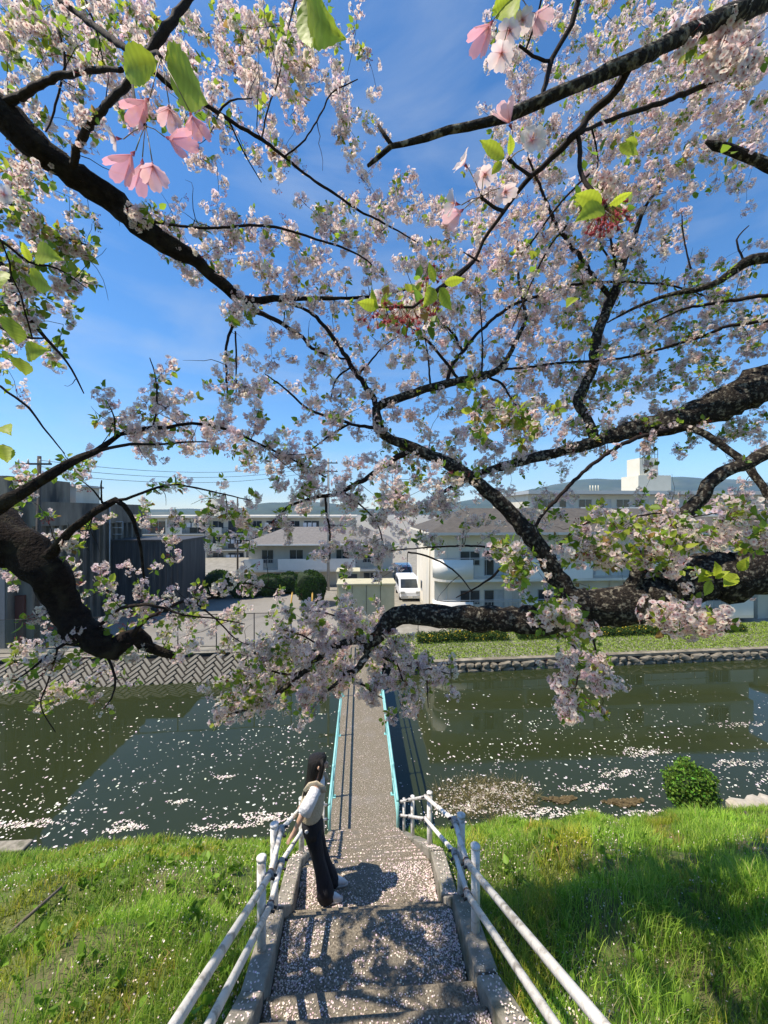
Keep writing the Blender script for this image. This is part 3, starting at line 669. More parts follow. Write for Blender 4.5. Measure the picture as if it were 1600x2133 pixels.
def utility_pole(px, Y, ytop, label, m, r=0.14, arms=True, transf=False, lean=0.0):
    X = X_at(px, Y); zt = Z_at(px, ytop, Y); rt = empty('utility_pole', (X, Y, -0.3), label=label, cat='pole')
    MB().tube([(X, Y, -0.4), (X + lean, Y, zt)], [r, r * 0.7], 10).build('shaft', m, rt)
    if arms:
        for dz in (0.5, 1.3):
            MB().box(X - 0.9, X + 0.9, Y - .2, Y - .12, zt - dz, zt - dz + .1).build('crossarm', M['dark_steel'], rt)
            for q in (-.8, -.3, .3, .8): MB().tube([(X + q, Y - .16, zt - dz + .1), (X + q, Y - .16, zt - dz + .32)], [.05, .03], 6).build('insulator', M['white_wall'], rt)
    if transf: MB().tube([(X - .45, Y - .1, zt - 4.6), (X - .45, Y - .1, zt - 3.4)], .33, 12).build('transformer', M['pole_grey'], rt)
    return Vector((X, Y, zt))
pA = utility_pole(684, 37, 955, 'grey utility pole with transformer beside the beige cabinets', M['pole_grey'], transf=True)
pB = utility_pole(495, 46, 1035, 'dark utility pole standing behind the clipped hedge', M['wood_pole'], 0.12, arms=False)
pC = utility_pole(76, 22.2, 950, 'dark utility pole in front of the weathered concrete hall', M['wood_pole'], 0.13, lean=0.15)
for k in range(3):
    a, b_ = pC + Vector((0, 0, -.2 - .35 * k)), pA + Vector((-.3, 0, -.2 - .4 * k))
    MB_ = MB().tube([a.lerp(b_, t / 12) - Vector((0, 0, 0.9 * 4 * (t / 12) * (1 - t / 12))) for t in range(13)], 0.014, 4)
    tag(MB_.build('overhead_wire', M['bolt']), ('topmost', 'middle', 'lowest')[k] + ' thin overhead wire sagging between the hall pole and the transformer pole', 'wire', 'overhead wires')

def car(name, X, Y, rz, m, label, h=1.75, Lc=4.3, W=1.7):
    rt = empty(name, (X, Y, -0.21), rz, label, 'car')
    def bl(name_, mb, mm, par=rt):
        me = mb.mesh(name_); o = bpy.data.objects.new(name_, me); col.objects.link(o); me.materials.append(mm); o.parent = par; return o
    hw = W / 2
    prof = [(-Lc/2, .35), (-Lc/2 + .05, .85), (-Lc/2 + .75, 1.0), (-Lc/2 + 1.35, h - .12), (-Lc/2 + 1.7, h), (Lc/2 - .5, h), (Lc/2 - .12, h - .2), (Lc/2, 1.0), (Lc/2, .35)]
    body = MB().prism([(x, -hw, z) for x, z in prof], (0, W, 0)).mesh('body', 0.06)
    o = bpy.data.objects.new('body', body); col.objects.link(o); body.materials.append(m); o.parent = rt
    bl('windscreen', MB().prism([(-Lc/2 + .76, -hw + .12, 1.05), (-Lc/2 + 1.30, -hw + .16, h - .16), (-Lc/2 + 1.30, hw - .16, h - .16), (-Lc/2 + .76, hw - .12, 1.05)], (-.03, 0, .015)), M['glass'])
    for s in (-1, 1):
        for a, b_ in ((-Lc/2 + 1.35, -.25), (-.15, .85), (.95, Lc/2 - .35)):
            bl('side_window', MB().box(a, b_, s * hw - .01, s * (hw + .015), 1.08, h - .22), M['glass'])
        for x in (-Lc/2 + .8, Lc/2 - .8):
            w = bl('wheel', MB().tube([(x, s * (hw - .2), .31), (x, s * (hw + .01), .31)], .31, 16), M['tyre'])
            bl('rim', MB().tube([(x, s * (hw + .011), .31), (x, s * (hw + .02), .31)], .19, 12), M['alu'], w)
        bl('headlight', MB().box(-Lc/2 - .01, -Lc/2 + .2, s * (hw - .38), s * (hw - .02), .72, .88), M['alu'])
    bl('bumper', MB().box(-Lc/2 - .05, -Lc/2 + .1, -hw + .05, hw - .05, .3, .52), M['car_silver'] if m is M['car_white'] else M['car_white'])
    bl('number_plate', MB().box(-Lc/2 - .07, -Lc/2 - .052, -.17, .17, .36, .5), M['balcony_white'])
car('minivan', X_at(856, 31.5), 34, R(90), M['car_white'], 'white minivan parked in the driveway against the end wall of the white house', 1.85, 4.4)
car('hatchback', X_at(846, 38), 40.5, R(90), M['car_silver'], 'silver car parked deeper in the driveway behind the white minivan', 1.95, 4.2)

# hills
def hill(name, Y, prof, m, label):
    pts = [PY(px, py, Y) for px, py in prof]; dep = Y * 0.35; vs_ = []; fs_ = []
    n = 160; xs_ = np.linspace(pts[0].x, pts[-1].x, n); zs_ = np.interp(xs_, [p.x for p in pts], [p.z for p in pts])
    rows = 10
    for j in range(rows):
        t = j / (rows - 1)
        for i in range(n):
            sh = math.sin(t * math.pi / 2) ** 0.8 if t <= 1 else 1
            nn = (math.sin(i * .9 + j * 1.1) * .35 + math.sin(i * .37 + j * .6) * .65) * 0.04 * Y * 0.1 * math.sin(t * math.pi) 
            rg = (math.sin(i * 1.7) * .4 + math.sin(i * .71 + 2) * .6) * Y * 0.0025
            vs_.append((xs_[i], Y + dep * (t - 1), max(-5, (zs_[i] + rg) * sh + nn)))
    for j in range(rows - 1):
        for i in range(n - 1): fs_.append((j * n + i, j * n + i + 1, (j + 1) * n + i + 1, (j + 1) * n + i))
    o = link(name, fast_mesh(name, vs_, fs_, smooth=True), m)
    tag(o, label, 'hill', kind='structure')
M['hill'] = mat('hill_forest', (0.018, 0.03, 0.018), (0.045, 0.065, 0.03), 0.02, 0.95, 0, c3=(0.08, 0.085, 0.05), s3=0.008)
hill('hills', 1500, [(-200, 1062), (300, 1060), (480, 1062), (540, 1060), (590, 1048), (640, 1042), (690, 1050), (760, 1060), (900, 1052), (1000, 1040), (1100, 1022), (1180, 1003), (1230, 998), (1262, 1003), (1310, 994), (1400, 1000), (1450, 997), (1480, 1002), (1540, 1008), (1600, 1006), (1800, 1000), (2200, 1030)], M['hill'], 'forested blue hills on the horizon behind the apartment blocks')

# the air between here and the hills
hz = bpy.data.materials.new('haze'); hz.use_nodes = True; N = hz.node_tree.nodes; L = hz.node_tree.links
N.remove(N['Principled BSDF']); pv = N.new('ShaderNodeVolumePrincipled'); pv.inputs['Color'].default_value = (0.42, 0.70, 1, 1); pv.inputs['Density'].default_value = 0.00022; pv.inputs['Anisotropy'].default_value = 0.0
L.new(pv.outputs[0], N['Material Output'].inputs['Volume'])
o = MB().box(-3700, 3700, -80, 3200, -6, 260).build('haze', hz); tag(o, 'thin pale spring haze over the whole place', 'haze', kind='stuff')
# ------------------------------------------------------------------ leafy things built of many small faces
def quat_rand(n):
    q = rng.normal(size=(n, 4)); q /= np.linalg.norm(q, axis=1, keepdims=True); return q
def rotmats(q):
    w, x, y, z = q.T
    return np.stack([1-2*(y*y+z*z), 2*(x*y-z*w), 2*(x*z+y*w), 2*(x*y+z*w), 1-2*(x*x+z*z), 2*(y*z-x*w), 2*(x*z-y*w), 2*(y*z+x*w), 1-2*(x*x+y*y)], 1).reshape(-1, 3, 3)
def stamp(tv, tf, pos, rot, scl, tcol=None, tint=None):
    """repeat a small template (tv, tf) at every pos with its rotation and size -> one vertex and face array"""
    n = len(pos); k = len(tv)
    v = np.einsum('nij,kj->nki', rot, tv) * np.asarray(scl)[:, None, None] + pos[:, None, :]
    f = tf[None] + (np.arange(n) * k)[:, None, None]
    c = None
    if tcol is not None:
        c = np.repeat(tcol[None], n, 0)
        if tint is not None: c = c * tint[:, None, :]
        c = c.reshape(-1, 3)
    return v.reshape(-1, 3), f.reshape(-1, tf.shape[1]), c
leaf_tv = np.array([(0, 0, 0), (0.33, 0.36, 0.10), (0.33, -0.36, 0.10), (0.72, 0.26, 0.06), (0.72, -0.26, 0.06), (1.05, 0, -0.08), (0.36, 0, -0.02), (0.72, 0, -0.04)], float)
leaf_tf = np.array([(0, 6, 1), (0, 2, 6), (1, 6, 3), (6, 7, 3), (2, 4, 6), (6, 4, 7), (3, 7, 5), (7, 4, 5)])
quad_tv = np.array([(0, 0, 0), (0.5, 0.32, 0.06), (1, 0, 0), (0.5, -0.32, 0.06)], float); quad_tf = np.array([(0, 1, 2), (0, 2, 3)])
def ellipsoid_points(n, c, r, shell=0.5, lump=0.18, floor=None):
    d = rng.normal(size=(n, 3)); d /= np.linalg.norm(d, axis=1, keepdims=True)
    ph = rng.uniform(0, 6, 6)
    lump_ = 1 + lump * (np.sin(d[:, 0] * 5 + ph[0]) * np.sin(d[:, 1] * 4 + ph[1]) + 0.7 * np.sin(d[:, 2] * 7 + ph[2] + d[:, 0] * 3))
    rad = (shell + (1 - shell) * rng.random(n) ** 0.6) * lump_
    p = d * rad[:, None] * np.asarray(r) + np.asarray(c)
    return p if floor is None else p[p[:, 2] > floor]
def bush(name, c, r, n, size, base, var, label, cat, group=None, floor=None, stem=True, shell=0.55, lump=0.1):
    root = empty(name, (c[0], c[1], floor if floor is not None else c[2] - r[2]), label=label, cat=cat, group=group)
    p = ellipsoid_points(n, c, r, shell, lump, floor); k = len(p)
    tint = np.asarray(base) * (1 + var * rng.normal(size=(k, 1))).clip(0.4, 2.0) * (1 + 0.12 * rng.normal(size=(k, 3))).clip(0.6, 1.5)
    v, f, cc = stamp(quad_tv, quad_tf, p, rotmats(quat_rand(k)), size * rng.uniform(0.7, 1.3, k), np.ones((4, 3)), tint)
    o = link('foliage', fast_mesh('foliage', v, f, cc), M['foliage'], root); o['kind'] = 'stuff'
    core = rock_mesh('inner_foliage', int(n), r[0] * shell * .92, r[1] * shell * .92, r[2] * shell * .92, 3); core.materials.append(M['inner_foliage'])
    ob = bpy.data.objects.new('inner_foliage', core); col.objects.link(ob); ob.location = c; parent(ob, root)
    if stem:
        mb = MB(); z0 = (floor if floor is not None else c[2] - r[2]) - 0.15
        for q in range(5):
            a = q * 1.26; mb.tube([(c[0], c[1], z0), (c[0] + r[0] * .3 * math.cos(a), c[1] + r[1] * .3 * math.sin(a), c[2]), (c[0] + r[0] * .6 * math.cos(a), c[1] + r[1] * .6 * math.sin(a), c[2] + r[2] * .5)], [.04, .025, .01], 5)
        mb.build('stem', M['twig'], root)
    return root
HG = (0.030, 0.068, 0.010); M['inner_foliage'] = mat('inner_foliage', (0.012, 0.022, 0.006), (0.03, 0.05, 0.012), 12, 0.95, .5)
hedges = [(455, 1216, 34.5, 1.25, 1.2, 'clipped dark green bush at the corner of the black shed'),
          (512, 1222, 35.0, 1.45, 1.1, 'broad clipped bush under the white balcony, next to the shed corner bush'),
          (562, 1220, 35.5, 1.3, 1.1, 'middle clipped bush of the hedge under the white balcony'),
          (602, 1216, 36.5, 1.2, 1.15, 'smaller clipped bush tucked behind the big round bush')]
for px, py, Y, rx, rz_, lab in hedges:
    c = PY(px, py, Y); bush('clipped_bush', (c.x, c.y, c.z), (rx, rx, rz_), 5200, 0.13, HG, 0.3, lab, 'bush', 'clipped bushes behind the gravel lot', floor=-0.2, shell=0.85, lump=0.03)
c = PY(648, 1222, 31.5); bush('clipped_bush', (c.x, c.y, c.z), (1.25, 1.25, 1.35), 8000, 0.11, HG, 0.3, 'biggest round clipped bush beside the transformer pole', 'bush', 'clipped bushes behind the gravel lot', floor=-0.2, shell=0.88, lump=0.02)
# round shrub at the water's edge
c = P(1437, 1640, 11.0)
bush('round_shrub', (c.x, c.y, c.z), (0.66, 0.62, 0.66), 4200, 0.085, (0.10, 0.19, 0.025), 0.35, 'bright green round shrub growing at the water edge', 'shrub', floor=bank_z(c.x, c.y) - .1, shell=0.6, lump=0.12)
# yellow-flowered hedge row and verge grass before the apartment house
def strip(n, x0, x1, o0, o1, h, size, base, var, zf):
    X = rng.uniform(x0, x1, n); off = rng.uniform(o0, o1, n); Y = far_edge(X) + off
    Z = np.array([far_z(a, b_) for a, b_ in zip(X, off)]) + rng.random(n) ** 1.2 * h * (0.75 + 0.25 * np.sin(X * 1.9) * np.sin(X * 0.7 + 1))
    p = np.stack([X, Y, Z], 1); tint = np.asarray(base) * (1 + var * rng.normal(size=(n, 1))).clip(0.4, 2.0)
    return stamp(quad_tv, quad_tf, p, rotmats(quat_rand(n)), size * rng.uniform(.6, 1.4, n), np.ones((4, 3)), tint)
def multi(name, parts, m, par=None):
    v = []; f = []; c = []; k = 0
    for a, b_, cc in parts: v.append(a); f.append(b_ + k); c.append(cc); k += len(a)
    return link(name, fast_mesh(name, np.concatenate(v), np.concatenate(f), np.concatenate(c)), m, par)
o = multi('verge_grass', [strip(60000, 1.8, 34, 0.36, 3.0, 0.09, 0.075, (0.25, 0.35, 0.05), 0.25, 0), strip(9000, -1.4, 1.8, 1.2, 6.5, 0.08, 0.08, (0.22, 0.32, 0.05), .25, 0)], M['foliage'])
tag(o, 'bright grass verge on top of the stone canal wall', 'grass', kind='stuff')
for i, (a, b_, lab) in enumerate(((3.4, 9.0, 'low leafy border with yellow flowers below the rounded balcony corner'), (9.6, 25, 'long leafy border with yellow flowers below the railing towards the annexe'))):
    root = empty('flower_border', ((a + b_) / 2, far_edge((a + b_) / 2) + 2.3, -0.4), label=lab, cat='flower border', group='borders before the apartment house')
    n = int(1500 * (b_ - a))
    o = multi('foliage', [strip(n, a, b_, 1.9, 2.75, 0.5, 0.09, (0.045, 0.085, 0.018), 0.3, 0)], M['foliage'], root); o['kind'] = 'stuff'
    o = multi('flowers', [strip(int(75 * (b_ - a)), a, b_, 1.9, 2.6, 0.62, 0.085, (0.75, 0.55, 0.05), .15, 0)], M['foliage'], root); o['kind'] = 'stuff'

# ------------------------------------------------------------------ small things on the near bank
M['stick'] = mat('old_stick', (0.10, 0.075, 0.05), (0.2, 0.16, 0.11), 20, 0.9, .3)
a, b_ = P(-60, 2020, 3.4), P(128, 1848, 4.2)
mb = MB().tube([a, a.lerp(b_, .5) + Vector((0, 0, .015)), b_], [.02, .018, .015], 7); o = mb.build('stick', M['stick']); tag(o, 'dry straight stick slanting up out of the grass left of the handrail', 'stick')
a, b_ = P(1552, 1690, 7.2), P(1640, 1830, 6.8)
o = MB().tube([a, b_], [.022, .026], 7).build('stake', M['wood_pole']); tag(o, 'dark leaning stake in the grass near the round shrub', 'stake')
M['pale_stone'] = mat('pale_stone', (0.36, 0.32, 0.25), (0.5, 0.45, 0.37), 4, 0.9, .5, 25)
pale = [rock_mesh('boulder', 40 + k, 0.36, 0.26, 0.17) for k in range(3)]
for me in pale: me.materials.append(M['pale_stone'])
for i, (px, py, d, lab) in enumerate(((1545, 1683, 11.0, 'flat pale stone nearest the round shrub at the water edge'), (1578, 1678, 11.1, 'pale rounded stone between two others on the water edge'), (1612, 1676, 11.2, 'pale stone farthest from the round shrub on the water edge'))):
    o = bpy.data.objects.new('boulder', pale[i]); col.objects.link(o); o.location = P(px, py, d); o.rotation_euler = (0.1, 0.1 * i, 0.6 * i)
    tag(o, lab, 'stone', 'pale stones on the shore')
q = P(40, 1785, 9.9); o = MB().box(q.x - .9, q.x + .15, q.y - .1, q.y + .25, WATER - .3, WATER + .06).build('concrete_slab', M['kerb'], bevel=.02); tag(o, 'broken concrete slab lying at the water edge by the grass', 'slab')

# ------------------------------------------------------------------ the woman leaning on the handrail
D0 = 4.3
base = P(690, 1852, D0); base.z = [z_ for a, b2, z_ in step_edges if a <= base.y < b2][0]
def W(u, v, z): return base + RGT * u + FWD * v + Vector((0, 0, z))
person = empty('person', tuple(base), label='woman with long black hair, beige vest and flared black trousers leaning on the handrail', cat='person')
M['skin'] = mat('skin', (0.55, 0.34, 0.24), (0.60, 0.38, 0.28), 20, 0.55)
M['hair'] = mat('hair', (0.008, 0.007, 0.007), (0.02, 0.016, 0.015), 60, 0.5, .8, 160, stretch=(1, 1, .05), spec=.3)
M['shirt'] = mat('white_shirt', (0.72, 0.72, 0.74), (0.78, 0.78, 0.8), 10, 0.85, 1.0, 22)
M['vest'] = mat('beige_vest', (0.50, 0.42, 0.29), (0.64, 0.56, 0.42), 60, 0.95, .6, 90)
M['trouser'] = mat('black_trousers', (0.010, 0.010, 0.014), (0.018, 0.018, 0.026), 8, 0.9, 1.0, 18, stretch=(1, 1, .3))
M['shoe'] = mat('white_trainer', (0.72, 0.72, 0.70), (0.6, 0.6, 0.6), 20, 0.6)
nodes = []; edges = []
def nd(u, v, z, r, p=None):
    nodes.append((W(u, v, z), r)); i = len(nodes) - 1
    if p is not None: edges.append((p, i))
    return i
pel = nd(-.205, 0, .79, (.085, .11)); sp1 = nd(-.215, 0, .93, (.085, .105), pel); sp2 = nd(-.195, 0, 1.08, (.095, .125), sp1); ch = nd(-.165, 0, 1.20, (.085, .115), sp2)
nk = nd(-.145, .005, 1.30, (.045, .045), ch); hd0 = nd(-.128, .01, 1.365, (.06, .055), nk); hd1 = nd(-.125, .012, 1.43, (.088, .072), hd0); hd2 = nd(-.14, .012, 1.495, (.072, .062), hd1)
fa = nd(-.062, .02, 1.425, (.03, .034), hd1); ns = nd(-.030, .024, 1.432, (.010, .010), fa)
for s in (-1, 1):
    hp = nd(-.195, s * .066, .74, (.062, .06), pel); kn = nd(-.13, s * .072 , .43, (.04, .04), hp); an = nd(-.03 + s * .015, s * .082, .10, (.03, .03), kn); 
    he = nd(-.02 + s * .02, s * .084, .05, (.034, .034), an); to = nd(.10 + s * .02, s * .09, .032, (.03, .034), he)
for s in (-1, 1):
    sh = nd(-.165, s * .155, 1.225, (.05, .05), ch); el = nd(-.285, s * .20, 1.02, (.036, .036), sh); wr = nd(-.36, s * .19, .855, (.024, .026), el)
    pm = nd(-.385, s * .185, .80, (.020, .034), wr)
    for q, (du, dv, dz) in enumerate(((-.03, -.030, -.045), (-.042, -.011, -.052), (-.044, .010, -.05), (-.036, .029, -.043))):
        f1 = nd(-.385 + du, s * .185 + dv, .80 + dz, (.009, .009), pm); nd(-.385 + du * 1.55, s * .185 + dv * 1.1, .80 + dz * 1.75 , (.008, .008), f1)
    nd(-.355, s * .185 - s * .04, .785, (.010, .010), pm)
me = bpy.data.meshes.new('body'); me.from_pydata([tuple(p) for p, r in nodes], edges, []); me.update()
body = bpy.data.objects.new('body', me); col.objects.link(body); parent(body, person); me.materials.append(M['skin'])
md = body.modifiers.new('skin', 'SKIN'); md.use_smooth_shade = True
for i, (p, r) in enumerate(nodes):
    sv = me.skin_vertices[0].data[i]; sv.radius = r; sv.use_root = (i == 0)
sd = body.modifiers.new('subd', 'SUBSURF'); sd.levels = 1; sd.render_levels = 2
def ring(u, v, z, ru, rv, n=20, tilt=0.0, wob=0.0, ph=0.0):
    return [W(u + math.cos(a) * ru * (1 + wob * math.sin(5 * a + ph)), v + math.sin(a) * rv * (1 + wob * math.cos(4 * a + ph)), z + math.cos(a) * ru * tilt) for a in [2 * math.pi * k / n for k in range(n)]]
# trousers: a waist piece that splits into two flared legs
tr = MB()
tr.loft([ring(-.215, 0, .915, .098, .125), ring(-.213, 0, .85, .112, .15), ring(-.208, 0, .77, .118, .16), ring(-.195, 0, .69, .112, .155)])
for s in (-1, 1):
    tr.loft([ring(-.20, s * .066, .76, .098, .082), ring(-.178, s * .068, .62, .086, .076, wob=.02), ring(-.135, s * .072, .45, .070, .066, wob=.03, ph=s), ring(-.088, s * .076, .28, .074, .072, wob=.04, ph=s * 2),
             ring(-.042 + s * .012, s * .082, .12, .090, .084, wob=.05, ph=s * 3), ring(-.028 + s * .015, s * .084, .03, .102, .092, wob=.06, ph=s)])
tr.build('trousers', M['trouser'], person)
mb = MB()
for k in range(5):
    a = k * 1.257; q = W(-.245 + .012 * math.cos(a), -.135, .80 + .012 * math.sin(a)); mb.tube([q - FWD * .012, q - FWD * .022], [.012, .006], 6)
mb.build('pocket_flower', M['shirt'], person)
# white shirt with loose elbow sleeves
shm = MB().loft([ring(-.215, 0, .90, .112, .145, wob=.04), ring(-.215, 0, .98, .118, .145, wob=.03), ring(-.20, 0, 1.08, .118, .15), ring(-.175, 0, 1.18, .108, .15), ring(-.16, 0, 1.25, .085, .125), ring(-.15, 0, 1.292, .05, .058)])
for s in (-1, 1):
    shm.tube([W(-.158, s * .11, 1.24), W(-.175, s * .165, 1.20), W(-.215, s * .185, 1.13), W(-.26, s * .205, 1.05)], [(.056, .056), (.064, .062), (.070, .064), (.078, .066)], 14)
shm.build('shirt', M['shirt'], person)
# ribbed beige vest over it
vr = []
for (u, z, ru, rv) in ((-.218, .872, .112, .148), (-.217, .90, .125, .158), (-.215, .98, .128, .158), (-.205, 1.06, .128, .160), (-.185, 1.15, .122, .150), (-.172, 1.215, .112, .128)):
    vr.append([W(u + math.cos(a) * ru * (1 + .025 * (k % 2)), math.sin(a) * rv * (1 + .025 * (k % 2)), z) for k, a in [(k, 2 * math.pi * k / 44) for k in range(44)]])
vest = MB().loft(vr, cap=False).build('vest', M['vest'], person)
mb = MB()
for s in (-1, 1):
    mb.tube([W(-.265, s * .09, 1.20), W(-.21, s * .105, 1.285), W(-.15, s * .105, 1.30), W(-.085, s * .095, 1.25), W(-.065, s * .09, 1.19)], [(.035, .014)] * 5, 8)
mb.build('vest_strap', M['vest'], vest)
# hair
hr = MB().loft([ring(-.145, .012, 1.545, .02, .02), ring(-.148, .012, 1.53, .068, .058), ring(-.155, .012, 1.49, .097, .088, tilt=-.25), ring(-.178, .01, 1.43, .085, .094, tilt=-.2), ring(-.20, .008, 1.36, .072, .098), ring(-.222, .005, 1.27, .062, .105, wob=.05),
              ring(-.255, 0, 1.18, .05, .105, wob=.06), ring(-.285, 0, 1.09, .040, .096, wob=.08), ring(-.305, 0, 1.02, .026, .08, wob=.12), ring(-.312, 0, .97, .010, .05, wob=.2)]).build('hair', M['hair'], person)
fr_ = MB()
for s in (-1, 1): fr_.tube([W(-.10, s * .055 + .012, 1.52), W(-.085, s * .082 + .012, 1.45), W(-.105, s * .085 + .01, 1.36), W(-.14, s * .088, 1.26)], [(.02, .012), (.022, .012), (.022, .014), (.014, .01)], 6)
fr_.build('side_lock', M['hair'], hr)
mb = MB().tube([W(-.105, -.045, 1.497), W(-.078, .012, 1.508), W(-.105, .07, 1.497)], [(.018, .02)] * 3, 8); mb.build('fringe', M['hair'], hr)
ey = MB()
for s in (-1, 1): ey.tube([W(-.050, .02 + s * .028, 1.452), W(-.043, .021 + s * .028, 1.452)], [.011, .006], 8)
ey.build('eye', M['bolt'], person)
MB().tube([W(-.047, .006, 1.392), W(-.040, .022, 1.390), W(-.047, .038, 1.392)], [.004, .006, .004], 6).build('mouth', mat('lips', (.42, .12, .10), None, rough=.5), person)
for s in (-1, 1): MB().tube([W(-.125, s * .078 + .012, 1.415), W(-.13, s * .088 + .012, 1.44), W(-.128, s * .08 + .012, 1.46)], [.008, .013, .008], 6).build('ear', M['skin'], person)
for s in (-1, 1):
    u0 = -.02 + s * .02; vv = s * .09
    so = MB().loft([ring(u0 + .045, vv, .0, .135, .046), ring(u0 + .045, vv, .028, .138, .048)]).build('shoe', M['shoe'], person)
    MB().loft([ring(u0 + .05, vv, .028, .132, .045), ring(u0 + .035, vv, .06, .105, .041), ring(u0 - .005, vv, .10, .055, .037), ring(u0 - .012, vv, .115, .045, .033)]).build('upper', M['shoe'], so)
